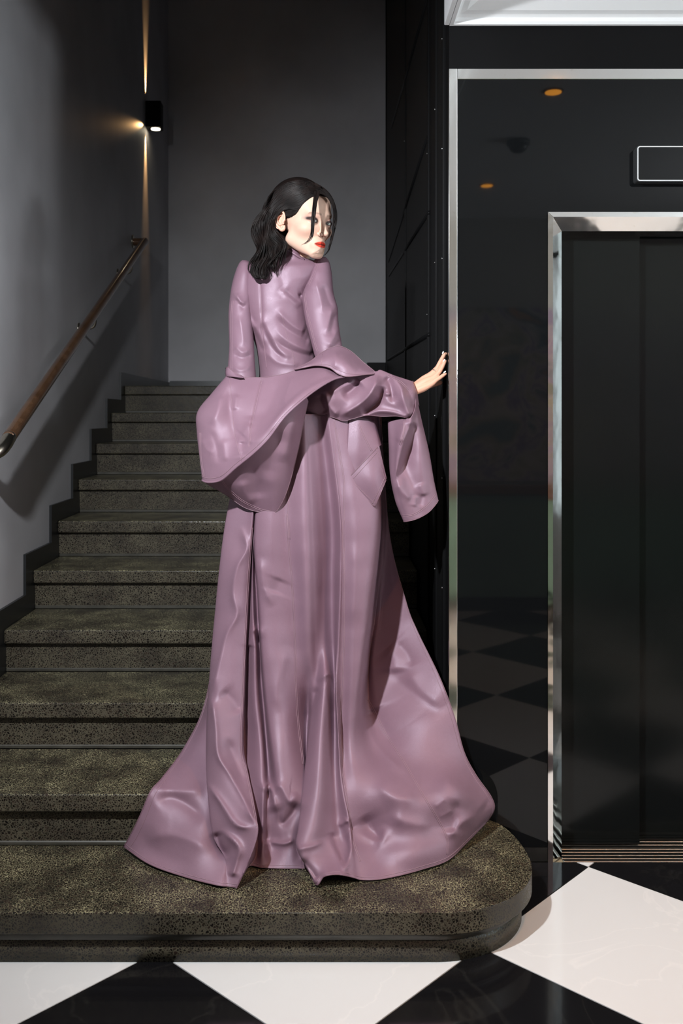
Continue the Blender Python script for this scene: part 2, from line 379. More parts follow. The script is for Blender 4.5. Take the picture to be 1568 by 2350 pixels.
for yy in (4.62, 5.5):
    g = G(); zz = za(yy)
    g.add(*tube_geo(catmull([(XL-.010, yy, zz-.085), (XL+.03, yy, zz-.085), (XR_-.008, yy, zz-.07), (XR_, yy, zz-.02)], np.linspace(0, 3, 16)), .007, 10))
    g.add(*tube_geo([(XL-.011, yy, zz-.085), (XL-.006, yy, zz-.085)], .03, 20)); g.make('bracket', ENDM, hr)
# ---------------------------------------------------------------- wall sconce
SY, SZ0, SZ1, SX = 6.36, 3.435, 3.615, XL-.011
sc = empty('wall_sconce', (SX, SY+.05, SZ0), 'small black box sconce casting narrow warm beams on the wall', 'wall lamp')
B().box(SX, SX+.105, SY, SY+.105, SZ0, SZ1, .003).make('housing', BLACKP, sc)
g = G(); c = (SX+.062, SY+.052, SZ0); g.add(*tube_geo([(c[0], c[1], SZ0+.004), (c[0], c[1], SZ0-.003)], .031, 28)); tag(g.make('lens', emis('warm_lens', (1, .86, .60), 14), sc), 'glowing round lens')
WARM = (1.0, .55, .22)
LX = SX+.020
spot('sconce_beam_down', (LX, SY+.012, SZ0-.004), (LX-.075, SY+.012, SZ0-.7), 60, WARM, 28, 1.0, .006)
spot('sconce_beam_up', (LX, SY+.012, SZ1+.004), (LX-.075, SY+.012, SZ1+.7), 66, WARM, 28, 1.0, .006)
spot('sconce_beam_side', (LX, SY-.004, SZ0+.012), (LX-.075, SY-.7, SZ0-.215), 3.5, WARM, 18, 1.0, .005)

# ---------------------------------------------------------------- lift cage beside the stairs
cg = empty('lift_cage', (XC+.02, 4.4, 0), 'black perforated metal cage enclosing the lift shaft beside the stairs', 'cage')
ZT = 5.15
ys = [3.33, 3.60, 4.55, 5.9]
B().box(XC-.001, XC+.010, DW+.104, 3.31, 0, ZT).make('mesh_panel', MESHM, cg)
B().box(XC-.001, XC+.010, 3.58, 4.53, 0, ZT).make('mesh_panel', MESHM, cg)
B().box(XC-.001, XC+.010, 4.57, 5.88, 0, ZT).make('mesh_panel', MESHM, cg)
for a, b in ((DW+.10, DW+.125), (3.305, 3.34), (3.545, 3.585), (4.525, 4.575), (5.87, 5.92)):
    B().box(XC-.006, XC+.02, a, b, 0, ZT, .002).make('post', BLACKP, cg)
B().box(XC+.0, XC+.008, 3.34, 3.545, 0, ZT).make('cover_strip', BLACKP, cg)
def zat(py, y): return H-(py-YH)*y/F
for (xa, ya, xb, yb_) in ((983, 0, 900, 293), (984, 313, 893, 600), (986, 488, 894, 632), (986, 768, 892, 826)):
    da = F*XC/(xa-CX); db = F*XC/(xb-CX)
    g = G(); g.add(*tube_geo([(XC-.001, da, zat(ya, da)), (XC-.001, db, zat(yb_, db))], .009, 6)); g.make('diagonal_bar', BLACKP, cg)
g = G()
for yy, zs in ((3.118, np.arange(.5, 4.8, .37)), (3.322, np.arange(.35, 4.8, .55)), (3.565, np.arange(.6, 4.8, .62)), (4.55, np.arange(1.2, 4.8, .8))):
    for z in zs: g.add(*tube_geo([(XC-.006, yy, z), (XC-.0085, yy, z), (XC-.0092, yy, z)], [.004, .0034, .0014], 8))
g.make('rivets', newmat('rivet_metal', (.45,.45,.45), .3, 1.0), cg)['kind'] = 'stuff'

# ---------------------------------------------------------------- lift entrance
lf = empty('lift_entrance', (1.26, DW, 0), 'lift entrance with black glass cladding, polished steel frame and black doors', 'elevator')
FZ0, FZ1 = 2.544, 2.578
B().box(XC, .440, DW-.002, DW+.012, 0, FZ1, .0015).make('outer_frame_post', CHROME, lf)
B().box(.4402, 4.28, DW-.001, DW+.012, FZ0, FZ1, .0015).make('outer_frame_rail', CHROME, lf)
B().prism([(.4405, .047), (.7330, .047), (.7330, 2.1125), (DX1+.0545, 2.1125), (DX1+.0545, .047), (4.28, .047), (4.28, FZ0-.0005), (.4405, FZ0-.0005)], 'y', DW+.001, DW+.012).make('glass_panel', BGLASS, lf)
SKST = newmat('dark_steel_skirting', (.05,.048,.045), .35, .8)
B().box(.4405, .7330, DW-.001, DW+.012, .001, .046).make('skirting', SKST, lf)
B().box(DX1+.0545, 4.28, DW-.001, DW+.012, .001, .046).make('skirting', SKST, lf)
# bevelled door surround: front face then splay into the recess
def surround(pts, name):
    V = []
    for q in pts: V += q
    m = len(pts[0]); n = len(pts)
    Fc = [(a*m+i, a*m+(i+1) % m, (a+1)*m+(i+1) % m, (a+1)*m+i) for a in range(n-1) for i in range(m)]+[tuple(range(m)), tuple(range((n-1)*m, n*m))[::-1]]
    o = mesh(name, V, Fc, CHROMEW); relparent(o, lf); return o
pr = [(0, DW-.004), (.016, DW-.006), (.0545, DW+.035), (.0545, DW+.13), (0, DW+.13)]   # (inset, y)
ZTOP = 2.1117
surround([[(.7337+e, y, 0) for e, y in pr], [(.7337+e, y, ZTOP-e) for e, y in pr]], 'jamb')
surround([[(DX1+.0535-e, y, 0) for e, y in pr], [(DX1+.0535-e, y, ZTOP-e) for e, y in pr]], 'jamb')
surround([[(.7345+e, y, ZTOP-e*1.0) for e, y in pr], [(DX1+.053-e, y, ZTOP-e*1.0) for e, y in pr]], 'header')
B().box(.789, 1.071, DW+.112, DW+.132, .006, DZ+.02).make('door_panel', BDOOR, lf)
B().box(1.060, 1.40, DW+.150, DW+.170, .006, DZ+.02).make('door_panel', BDOOR, lf)
B().box(1.405, 1.738, DW+.150, DW+.170, .006, DZ+.02).make('door_panel', BDOOR, lf)
B().box(.7875, 1.7395, DW+.002, DW+.20, -.02, -.006).make('sill', STEEL, lf)
for y0, y1 in ((.001, .012), (.022, .031), (.045, .053), (.066, .074), (.088, .104), (.118, .126), (.142, .150), (.172, .195)):
    B().box(.7875, 1.7395, DW+y0, DW+y1, -.007, -.0005, .0008, 1).make('sill_ridge', STEEL, lf)
B().box(.75, 1.78, DW+.21, DW+.23, -.05, 2.2).make('shaft_back', BLACKP, lf)
# indicator display above the doors
di = empty('floor_indicator', (1.24, DW, 2.20), 'black glass display box with a thin white rounded border above the lift doors', 'display')
x0, x1, z0, z1 = 1.014, 1.468, 2.205, 2.316
def rrect(x0, x1, z0, z1, r, n=6):
    out = []
    for cx_, cz_, a0 in ((x1-r, z1-r, 0), (x0+r, z1-r, 90), (x0+r, z0+r, 180), (x1-r, z0+r, 270)):
        for i in range(n+1): a = math.radians(a0+90*i/n); out.append((cx_+r*math.cos(a), cz_+r*math.sin(a)))
    return out
B().prism(rrect(x0-.002, x1+.002, z0-.002, z1+.002, .009), 'y', DW+.0005, DW-.034).make('case', newmat('grey_case', (.10,.105,.11), .25, .6), di)
B().prism(rrect(x0, x1, z0, z1, .008), 'y', DW-.0338, DW-.036).make('border', newmat('white_border', (.75,.77,.78), .3), di)
B().prism(rrect(x0+.0028, x1-.0028, z0+.0028, z1-.0028, .006), 'y', DW-.0355, DW-.0372).make('screen', BGLASS, di)
# ceiling downlights (mirrored in the black glass)
ORG = emis('orange_lamp_glow', (1, .38, .035), 16)
for i, (x, y) in enumerate(DOWN):
    nm = ['recessed orange ceiling downlight nearest the lift doors', 'recessed orange ceiling downlight above the camera side', 'recessed orange downlight at the right of the lift wall', 'recessed orange downlight at the far right behind the camera'][i]
    dl = empty('downlight', (x, y, CEIL), nm, 'ceiling light', 'orange downlights in the lobby ceiling')
    g = G(); g.add(*tube_geo([(x, y, CEIL-.001), (x, y, CEIL-.006)], [.046, .044], 28)); g.make('bezel', BLACKP, dl)
    g = G(); g.add(*tube_geo([(x, y, CEIL-.0062), (x, y, CEIL-.009)], .037, 28)); g.make('lamp', ORG, dl)
    spot('downlight_lamp', (x, y, CEIL-.02), (x, y, 0), 64 if i < 2 else 42, (1.0, .43, .14), 120, .9, .03)
sd = empty('smoke_detector', (1.05, 1.07, CEIL), 'round grey dome fixed to the lobby ceiling between two downlights', 'smoke detector')
g = G(); g.add(*tube_geo([(1.05,1.07,CEIL-.001),(1.05,1.07,CEIL-.022)], .062, 28)); g.make('base', newmat('grey_plastic', (.10,.10,.10), .5), sd)
g = G(); g.add(*tube_geo([(1.05,1.07,CEIL-.0225-.045*math.sin(a)) for a in np.linspace(0, 1.55, 10)], [.052*math.cos(a) for a in np.linspace(0, 1.55, 10)], 28)); g.make('dome', newmat('dark_plastic', (.04,.04,.04), .3), sd)
# ================================================================ the person
ME = empty('person', P3(680, 1577, 3.28), 'person with wavy dark hair in a long lilac leather gown, looking back over the shoulder', 'person')
LMAT = LEATHER
def polydist(px, py, pts, w0=1.0):
    """distance from grid points to a polyline + position along it (0..1)"""
    pts = np.asarray(pts, float); best = np.full(px.shape, 1e9); tt = np.zeros(px.shape)
    seg = np.linalg.norm(np.diff(pts, axis=0), axis=1); cum = np.r_[0, np.cumsum(seg)]
    for i in range(len(pts)-1):
        a, b = pts[i], pts[i+1]; ab = b-a; L = seg[i]**2+1e-9
        t = np.clip(((px-a[0])*ab[0]+(py-a[1])*ab[1])/L, 0, 1)
        d = np.hypot(px-(a[0]+t*ab[0]), py-(a[1]+t*ab[1])); m = d < best
        best = np.where(m, d, best); tt = np.where(m, (cum[i]+t*seg[i])/cum[-1], tt)
    return best, tt
def apply_strokes(Q, strokes, front=None):
    px, py = Q[..., 0].copy(), Q[..., 1].copy(); off = np.zeros(px.shape)
    for s in strokes:
        amp, wd, pts = s[0], s[1], s[2]; ends = s[3] if len(s) > 3 else (.25, .25)
        pts = catmull(np.asarray(pts, float), np.linspace(0, len(pts)-1, 5*len(pts)))
        d, t = polydist(px, py, pts)
        tp = np.clip(t/ends[0], 0, 1) if ends[0] else 1; tp = tp*(np.clip((1-t)/ends[1], 0, 1) if ends[1] else 1)
        tp = tp*tp*(3-2*tp) if not np.isscalar(tp) else tp
        off += amp*np.exp(-(np.sqrt(d*d+(.38*wd)**2)-.38*wd)/(.72*wd))*tp
    if front is not None: off *= front
    Q[..., 2] -= off; return Q
def softnoise(px, py, amp, sc, seed=0):
    r = np.random.default_rng(seed); o = np.zeros(px.shape)
    for i in range(7):
        a = r.uniform(0, math.pi); f = r.uniform(.6, 1.8)/sc; o += np.sin((px*math.cos(a)+py*math.sin(a))*f*2*math.pi/1.0+r.uniform(0, 6.28))*r.uniform(.4, 1)
    return o*amp/3
def cloth(name, cols, strokes=(), parent=ME, res=2.6, thick=.0018, nz=(.0008, 90), mat=None, seed=1, edges='tblr', stitch=''):
    """cols: guide curves (px, py, depth) top to bottom, ordered left to right -> smooth sheet in 3D"""
    L = max(sum(math.hypot(c[i+1][0]-c[i][0], c[i+1][1]-c[i][1]) for i in range(len(c)-1)) for c in cols)
    nv = max(8, int(L/res)); C_ = np.stack([resample(c, nv) for c in cols])      # (ncol, nv, 3)
    ts = []
    for i in range(len(cols)-1):
        g_ = np.hypot(*(C_[i+1]-C_[i])[:, :2].T); n_ = max(3, int(np.percentile(g_, 80)/res)+1)
        ts += list(i+np.arange(n_)/n_)
    ts.append(len(cols)-1); ts = np.array(ts)
    Q = catmull(C_.reshape(len(cols), -1), ts).reshape(len(ts), nv, 3)
    Q = apply_strokes(Q, strokes); Q[..., 2] += softnoise(Q[..., 0], Q[..., 1], nz[0], nz[1], seed)
    W = unproj(Q); nu = len(ts); V = W.reshape(-1, 3)
    Fc = [(a*nv+b, (a+1)*nv+b, (a+1)*nv+b+1, a*nv+b+1) for a in range(nu-1) for b in range(nv-1)]
    Fc = [f[::-1] for f in Fc]
    o = mesh(name, V, Fc, mat or LMAT, None, True); relparent(o, parent)
    n0 = sum((p.normal.y for p in list(o.data.polygons)[::37]), 0)
    if n0 > 0: o.data.flip_normals()
    md = o.modifiers.new('thickness', 'SOLIDIFY'); md.thickness = thick; md.offset = -1
    lines = {'t': W[:, 0], 'b': W[:, -1], 'l': W[0], 'r': W[-1]}
    g = G(); sh = np.array([0, -.0006, 0])
    for e in edges: g.add(*tube_geo(lines[e][::3] if len(lines[e]) > 12 else lines[e], .0014, 6))
    if edges: tag(g.make('edge_binding', PIPING, o), 'darker cut edge of the leather')
    if stitch:
        k_ = int(7/res)+1; ls = {'t': W[:, k_], 'b': W[:, -1-k_], 'l': W[k_], 'r': W[-1-k_]}
        g = G()
        for e in stitch: g.add(*tube_geo(ls[e][::3]+sh, .0007, 5))
        g.make('stitching', STITCH, o)['kind'] = 'stuff'
    return o, W, Q
def bvh_of(o):
    me = o.data; vs = [tuple(v.co) for v in me.vertices]; return BVHTree.FromPolygons(vs, [tuple(p.vertices) for p in me.polygons])
def worldmesh_bvh(o):
    M = o.matrix_basis if o.parent is None else Matrix()
    return bvh_of(o)
CAMP = Vector((0, 0, H))
def project(bv, x, y, off=.0008):
    d = Vector(P3(x, y, 1.0))-CAMP; d.normalize(); h = bv.ray_cast(CAMP, d)
    return None if h[0] is None else np.array(h[0]-d*off)
def seams(o, lines, double=True, rad=.0008, name='seam', mat=None, gap=3.2, off=.0006):
    bv = bvh_of(o); g = G()
    for ln in lines:
        pts = np.asarray(ln, float); n = max(4, int(np.linalg.norm(np.diff(pts, axis=0), axis=1).sum()/5))
        q = catmull(pts, np.linspace(0, len(pts)-1, n)); t = np.gradient(q, axis=0); t /= np.linalg.norm(t, axis=1)[:, None]; nn = np.stack([-t[:, 1], t[:, 0]], 1)
        for k_ in ((-gap/2, gap/2) if double else (0,)):
            run = []
            for p in q+nn*k_:
                h = project(bv, p[0], p[1], off)
                if h is None or (run and np.linalg.norm(h-run[-1]) > .05):
                    if len(run) > 3: g.add(*tube_geo(run, rad, 5))
                    run = [] if h is None else [h]
                else: run.append(h)
            if len(run) > 3: g.add(*tube_geo(run, rad, 5))
    if g.V:
        so = g.make(name, mat or STITCH, o); so['kind'] = 'stuff'; return so
def ringloft(name, rows, strokes=(), parent=ME, res=2.6, mat=None, nseg=220, expo=1.0, nz=(.0008, 80), seed=3):
    """closed tube: rows (py, pxL, pxR, depth centre, half depth[, tilt])"""
    rows = np.array([list(r)+[0]*(6-len(r)) for r in rows], float)
    n = int((rows[-1, 0]-rows[0, 0])/res); d = catmull(rows, np.linspace(0, len(rows)-1, 30*len(rows)))
    yy = np.linspace(rows[0, 0], rows[-1, 0], n); Rr = np.stack([np.interp(yy, np.maximum.accumulate(d[:, 0]), d[:, j]) for j in range(6)], 1)
    a = np.linspace(0, 2*math.pi, nseg, endpoint=False); ca, sa = np.cos(a), np.sin(a)
    cx = (Rr[:, 1]+Rr[:, 2])/2; hw = np.maximum((Rr[:, 2]-Rr[:, 1])/2, .3)
    px = cx[:, None]+hw[:, None]*ca; dd = Rr[:, 3][:, None]-Rr[:, 4][:, None]*np.sign(sa)*np.abs(sa)**expo+Rr[:, 5][:, None]*ca
    py = np.repeat(Rr[:, 0][:, None], nseg, 1)
    Q = np.stack([px, py, dd], -1); fr = np.clip(sa*2.2+.15, 0, 1)[None, :]
    Q = apply_strokes(Q, strokes, fr); Q[..., 2] += softnoise(px, py, nz[0], nz[1], seed)*fr
    W = unproj(Q); V = W.reshape(-1, 3)
    Fc = [(i*nseg+j, (i+1)*nseg+j, (i+1)*nseg+(j+1) % nseg, i*nseg+(j+1) % nseg) for i in range(n-1) for j in range(nseg)]
    Fc += [tuple(range(nseg)), tuple(range((n-1)*nseg, n*nseg))[::-1]]
    o = mesh(name, V, Fc, mat or LMAT, None, True)
    bm = bmesh.new(); bm.from_mesh(o.data); bmesh.ops.recalc_face_normals(bm, faces=bm.faces); bm.to_mesh(o.data); bm.free()
    if parent is not None: relparent(o, parent)
    return o
# ---------------------------------------------------------------- skirt with train
K = [
 [(560,950,3.2),(545,1150,3.16),(505,1400,3.14),(472,1606,3.12),(425,1712,2.97),(372,1785,2.82),(346,1815,2.765),(322,1870,2.755),(300,1915,2.76),(284,1943,2.772)],
 [(565,950,3.16),(548,1150,3.12),(512,1400,3.09),(485,1606,3.05),(452,1712,2.93),(420,1790,2.80),(405,1850,2.735),(390,1910,2.70),(370,1960,2.685),(345,1984,2.668)],
 [(570,950,3.14),(552,1150,3.10),(520,1400,3.07),(500,1606,3.01),(482,1712,2.91),(478,1790,2.80),(470,1850,2.73),(462,1910,2.67),(450,1965,2.63),(430,2014,2.604)],
 [(572,950,3.12),(545,1190,3.07),(518,1400,3.05),(505,1606,2.98),(500,1712,2.89),(499,1790,2.80),(502,1870,2.73),(508,1930,2.67),(512,1980,2.61),(497,2031,2.555)],
 [(574,950,3.08),(519,1190,3.02),(492,1420,2.98),(478,1590,2.91),(473,1700,2.83),(474,1780,2.76),(482,1860,2.69),(494,1925,2.645),(521,1975,2.61),(523,2034,2.560)],
 [(585,950,3.03),(564,1220,2.965),(545,1302,2.94),(535,1410,2.92),(508,1540,2.875),(494,1640,2.82),(505,1750,2.745),(545,1840,2.66),(582,1895,2.60),(565,1975,2.575),(540,2036,2.554)],
 [(600,950,3.0),(578,1218,2.955),(566,1371,2.94),(557,1563,2.885),(553,1716,2.80),(566,1773,2.76),(582,1840,2.69),(591,1900,2.625),(577,1960,2.59),(545,2035,2.555)],
 [(604,950,3.03),(582,1218,2.985),(573,1371,2.975),(564,1563,2.945),(562,1716,2.875),(572,1800,2.785),(582,1860,2.74),(588,1940,2.71),(583,1972,2.69),(568,1989,2.668)],
 [(607,950,3.01),(583,1218,2.97),(580,1371,2.955),(584,1480,2.92),(587,1600,2.885),(597,1700,2.835),(603,1800,2.755),(606,1880,2.715),(605,1920,2.70),(600,1991,2.664)],
 [(609,950,3.03),(584,1218,2.995),(590,1371,2.985),(597,1525,2.965),(606,1640,2.935),(615,1754,2.86),(620,1840,2.755),(622,1930,2.73),(622,1992,2.663)],
 [(611,950,2.99),(587,1215,2.95),(596,1371,2.93),(606,1525,2.905),(617,1640,2.87),(632,1754,2.79),(644,1850,2.74),(650,1930,2.71),(650,1993,2.661)],
 [(640,950,2.975),(622,1180,2.93),(625,1371,2.92),(636,1525,2.895),(650,1640,2.86),(662,1754,2.79),(668,1850,2.735),(672,1930,2.705),(670,1993,2.661)],
 [(665,950,2.975),(658,1180,2.945),(670,1333,2.94),(677,1525,2.925),(685,1659,2.90),(696,1754,2.83),(698,1845,2.745),(690,1940,2.72),(690,1993,2.661)],
 [(694,950,2.955),(696,1180,2.915),(702,1333,2.905),(706,1480,2.915),(707,1570,2.945),(706,1640,2.95),(702,1754,2.86),(697,1845,2.75),(690,1940,2.71),(705,1998,2.65)],
 [(705,950,2.96),(716,1180,2.93),(722,1333,2.925),(725,1480,2.94),(726,1560,2.93),(712,1678,2.86),(698,1800,2.765),(686,1900,2.67),(681,1945,2.63),(703,1990,2.59),(727,2031,2.560)],
 [(718,950,2.97),(738,1180,2.965),(742,1333,2.965),(744,1480,2.95),(745,1560,2.88),(738,1678,2.80),(732,1800,2.72),(722,1900,2.65),(712,1945,2.62),(726,1985,2.59),(744,2012,2.562)],
 [(735,950,2.98),(762,1180,2.985),(764,1333,2.985),(766,1480,2.97),(767,1560,2.93),(768,1678,2.875),(767,1800,2.775),(775,1900,2.72),(784,1950,2.665),(774,2007,2.567)],
 [(750,950,2.96),(779,1180,2.93),(780,1333,2.922),(775,1480,2.90),(771,1560,2.875),(776,1678,2.825),(784,1800,2.755),(800,1880,2.70),(806,1950,2.65),(808,2013,2.58)],
 [(760,950,2.96),(787,1180,2.935),(788,1400,2.92),(785,1560,2.90),(783,1700,2.865),(794,1812,2.755),(809,1908,2.71),(818,1960,2.65),(830,2019,2.594)],
 [(800,950,2.975),(822,1180,2.925),(818,1400,2.905),(811,1560,2.885),(806,1700,2.855),(822,1812,2.755),(848,1908,2.73),(858,1960,2.67),(870,2018,2.595)],
 [(862,950,3.02),(872,1180,2.97),(851,1400,2.945),(836,1520,2.93),(826,1620,2.915),(828,1710,2.88),(862,1812,2.755),(900,1908,2.71),(912,1960,2.655),(922,2008,2.622)],
 [(868,950,3.15),(876,1180,3.16),(858,1400,3.17),(846,1520,3.15),(842,1620,3.06),(862,1720,2.92),(905,1812,2.75),(945,1908,2.70),(962,1955,2.66),(972,1994,2.65)],
 [(870,950,3.18),(884,1200,3.20),(872,1400,3.19),(858,1540,3.13),(885,1682,2.97),(931,1754,2.86),(977,1831,2.745),(1012,1900,2.73),(1026,1940,2.71),(1028,1974,2.70)],
 [(872,950,3.2),(890,1200,3.21),(908,1400,3.17),(930,1540,3.08),(962,1660,2.95),(1000,1750,2.865),(1042,1820,2.765),(1066,1870,2.765),(1078,1900,2.79),(1073,1932,2.80)],
 [(874,950,3.2),(893,1218,3.21),(932,1380,3.16),(958,1448,3.12),(1008,1551,3.02),(1042,1640,2.965),(1065,1724,2.93),(1092,1777,2.915),(1127,1827,2.905),(1135,1856,2.905),(1120,1884,2.93)],
]
c3 = lambda x, y: (260+.3829*x, 1180+.3829*y)
c4 = lambda x, y: (640+.383*x, 1180+.383*y)
c2 = lambda x, y, *r: (420+.4082*x, 740+.4082*y)+tuple(r)
SK = [
 (.010, 9, [c3(760,60), c3(800,200), c3(742,320), c3(718,470), c3(742,600), c3(680,720), c3(635,900), c3(590,1085)], (.1,.1)),
 (.012, 9, [c3(590,1090), c3(615,1280), c3(628,1440), c3(700,1560), c3(790,1720), c3(850,1860)], (.1,.1)),
 (-.010, 14, [c3(680,1330), c3(740,1500), c3(800,1640)]), (-.008, 16, [c3(650,1050), c3(720,1120), c3(760,1200)]),
 (-.012, 20, [c3(240,1740), c3(330,1700), c3(430,1730), c3(560,1840)]), (.010, 18, [c3(220,1640), c3(400,1660), c3(560,1650)]),
 (.008, 22, [c3(180,1960), c3(330,1920), c3(480,1960), c3(600,2040)]),
 (.012, 8, [c3(560,1605), c3(640,1720), c3(740,1860), c3(850,1880)]), (-.016, 9, [c3(615,1900), c3(640,1990), c3(690,2065)], (.2,.3)), (.014, 8, [c3(640,1880), c3(750,1990), c3(740,2080), c3(710,2180)], (.3,.1)),
 (.013, 7, [c3(812,800), c3(830,710), c3(868,692), c3(880,760)], (.1,.3)), (.010, 7, [c3(855,700), c3(885,1000), c3(905,1300), c3(940,1640)], (.1,.2)),
 (-.018, 7, [c3(915,1980), c3(918,1720), c3(928,1640)], (.1,.1)), (.012, 7, [c3(895,1920), c3(905,1660), c3(940,1630), c3(975,1760), c3(1000,1900)], (.1,.2)),
 (.010, 13, [c3(960,1620), c3(1010,1640), c3(1060,1720), c3(1100,1660)], (.2,.2)), (-.014, 13, [c3(960,1740), c3(1010,1850), c3(1070,1800), c3(1110,1720)], (.2,.2)),
 (.010, 7, [c3(930,1960), c3(1020,1975), c3(1090,1950)], (.2,.2)), (.007, 12, [c3(880,250), c3(900,420), c3(960,560)]),
 (-.006, 20, [c3(1000,380), c3(960,480)]), (.006, 18, [c3(1050,780), c3(980,1060), c3(1010,1200)]),
 (.010, 9, [c4(225,1010), c4(290,960), c4(325,1010), c4(335,1200)], (.2,.4)), (-.010, 8, [c4(230,1030), c4(200,1150), c4(165,1260)], (.2,.3)),
 (-.010, 9, [c4(310,1900), c4(350,2000), c4(400,2110)], (.2,.2)), (.010, 8, [c4(290,1920), c4(340,2030), c4(395,2120), c4(430,2020), c4(440,1940)], (.15,.2)),
 (.008, 9, [c4(105,2010), c4(200,1990), c4(280,1960)], (.1,.3)), (-.012, 10, [c4(130,2060), c4(190,2130), c4(230,2190)], (.3,.1)),
 (.010, 16, [c4(240,2160), c4(330,2165), c4(430,2160)], (.3,.3)),
 (.010, 16, [c4(520,1180), c4(560,1330), c4(680,1480), c4(820,1580)], (.1,.3)), (-.012, 22, [c4(560,1160), c4(640,1330), c4(720,1440)], (.1,.4)),
 (-.012, 24, [c4(500,1800), c4(560,1900), c4(640,1960)], (.3,.3)), (.010, 24, [c4(560,1600), c4(700,1700), c4(860,1700)], (.3,.3)), (.010, 22, [c4(640,1800), c4(780,1850), c4(930,1870)], (.3,.3)),
 (.012, 14, [c4(440,1890), c4(600,1960), c4(640,1850)], (.4,.3)),
 (.009, 26, [c4(640,800), c4(690,860), c4(700,960)]), (-.009, 28, [c4(640,930), c4(760,1040), c4(900,1140), c4(960,1240)]), (.008, 24, [c4(760,920), c4(860,1060), c4(1000,1160)]), (-.006, 16, [c4(700,760), c4(770,840), c4(800,920)]),
 (.010, 22, [c4(940,1560), c4(1060,1640), c4(1240,1760)], (.3,.1)), (-.012, 18, [c4(1080,1700), c4(1050,1800), c4(1040,1920)], (.3,.2)), (.002, 6, [c4(930,1760), c4(1010,1700)]), (.002, 6, [c4(955,1820), c4(1050,1770)]), (.010, 14, [c4(1000,1960), c4(1100,1850), c4(1200,1800)], (.3,.3)),
 (.007, 8, [c4(360,1870), c4(420,1830)]), (-.006, 10, [c4(400,1840), c4(440,1900)]),
 (.006, 14, [c4(340,200), c4(365,350), c4(335,800)]), (.006, 20, [c4(450,150), c4(460,420), c4(430,700)]),
]
SK = [(s_[0]*1.3,)+tuple(s_[1:]) for s_ in SK]
skirt, SW_, _ = cloth('skirt', K, SK, res=2.4, nz=(.0012, 110), edges='blr', stitch='blr')
skirt['label'] = 'long lilac leather skirt spreading into a train over the steps'
seams(skirt, [[c3(832,80), c3(803,500), c3(778,1000), c3(765,1400), c3(800,1550), c3(838,1740), c3(862,1870)],
 [c3(1040,0), c3(1052,200), c3(1070,400), c3(1086,700), c3(1095,1000), c3(1110,1250), c3(1140,1500)],
 [c2(850,545), c2(885,760), c2(905,900), c2(905,1080), c4(386,100), c4(390,400), c4(386,900), c4(372,1200), c4(374,1450), c4(400,1650), c4(432,1850), c4(455,1980), c4(490,2080)],
 [c4(532,1108), c4(590,1215), c4(650,1330), c4(760,1500), c4(870,1690), c4(960,1840), c4(1008,1940), c4(1010,2040)],
 [c2(585,900), c2(590,1060), c2(598,1220)], [c2(990,570), c2(1060,720)]])
ringloft('skirt_front', [(930,600,860,3.28,.10), (1150,590,840,3.34,.11), (1400,570,810,3.36,.12), (1560,560,800,3.36,.12)], nseg=90, res=8)
# ---------------------------------------------------------------- bodice
BS = [
 (.009, 9, [(640,662), (664,684), (690,706)]), (-.008, 8, [(652,662), (676,684), (692,696)]),
 (.011, 9, [(632,706), (655,732), (680,752), (702,760)], (.3,.1)), (-.009, 9, [(630,722), (655,752), (690,775), (712,784)], (.3,.1)),
 (.009, 9, [(628,752), (655,778), (690,798), (722,808)], (.3,.1)), (-.009, 8, [(625,772), (650,795), (690,812), (722,818)], (.3,.1)),
 (.010, 10, [(600,715), (608,745), (626,778), (645,808), (672,822)], (.2,.2)), (-.011, 8, [(600,735), (612,772), (632,806), (660,826)], (.2,.2)),
 (.009, 10, [(558,700), (575,735), (595,765), (612,800)], (.2,.2)), (-.008, 9, [(562,672), (572,712), (590,750)], (.2,.2)), (-.008, 8, [(575,750), (592,780), (606,812)], (.2,.2)),
 (.007, 9, [(606,805), (640,832), (690,838)], (.2,.2)), (-.005, 3, [(597,640), (600,700), (602,770), (610,800)], (.1,.1)), (-.006, 14, [(640,620), (650,650), (645,690)]),
 (.006, 20, [(655,600), (690,620), (700,650)]), (-.010, 5, [(686,680), (694,676)], (.1,.3)),
]
bod = ringloft('bodice', [(570,663,674,3.16,.020), (578,656,688,3.17,.035), (588,646,695,3.18,.050), (596,606,716,3.19,.062), (602,574,734,3.20,.078), (612,562,742,3.20,.092), (640,556,734,3.20,.105), (670,554,712,3.20,.112), (700,554,708,3.20,.115), (740,564,712,3.195,.108), (790,586,720,3.185,.098), (830,593,726,3.18,.092), (862,595,738,3.175,.095), (900,588,780,3.17,.11), (960,575,850,3.18,.14), (985,575,852,3.18,.14)], BS, res=2.0, nseg=300)
bod['label'] = 'fitted high-collared lilac leather bodice with diagonal creases across the back'
seams(bod, [[(597,648), (600,700), (602,760), (607,800), (612,845)], [(647,724), (655,755), (662,785), (672,812), (676,840)]], False, .0007)
seams(bod, [[(585,622), (600,640), (640,655)]], False, .0004) if False else None
g = G(); g.add(*tube_geo(catmull([P3(663,574,3.145), P3(672,580,3.128), P3(684,588,3.130), P3(698,597,3.145)], np.linspace(0, 3, 16)), .004, 8)); g.make('collar', LMAT, bod)
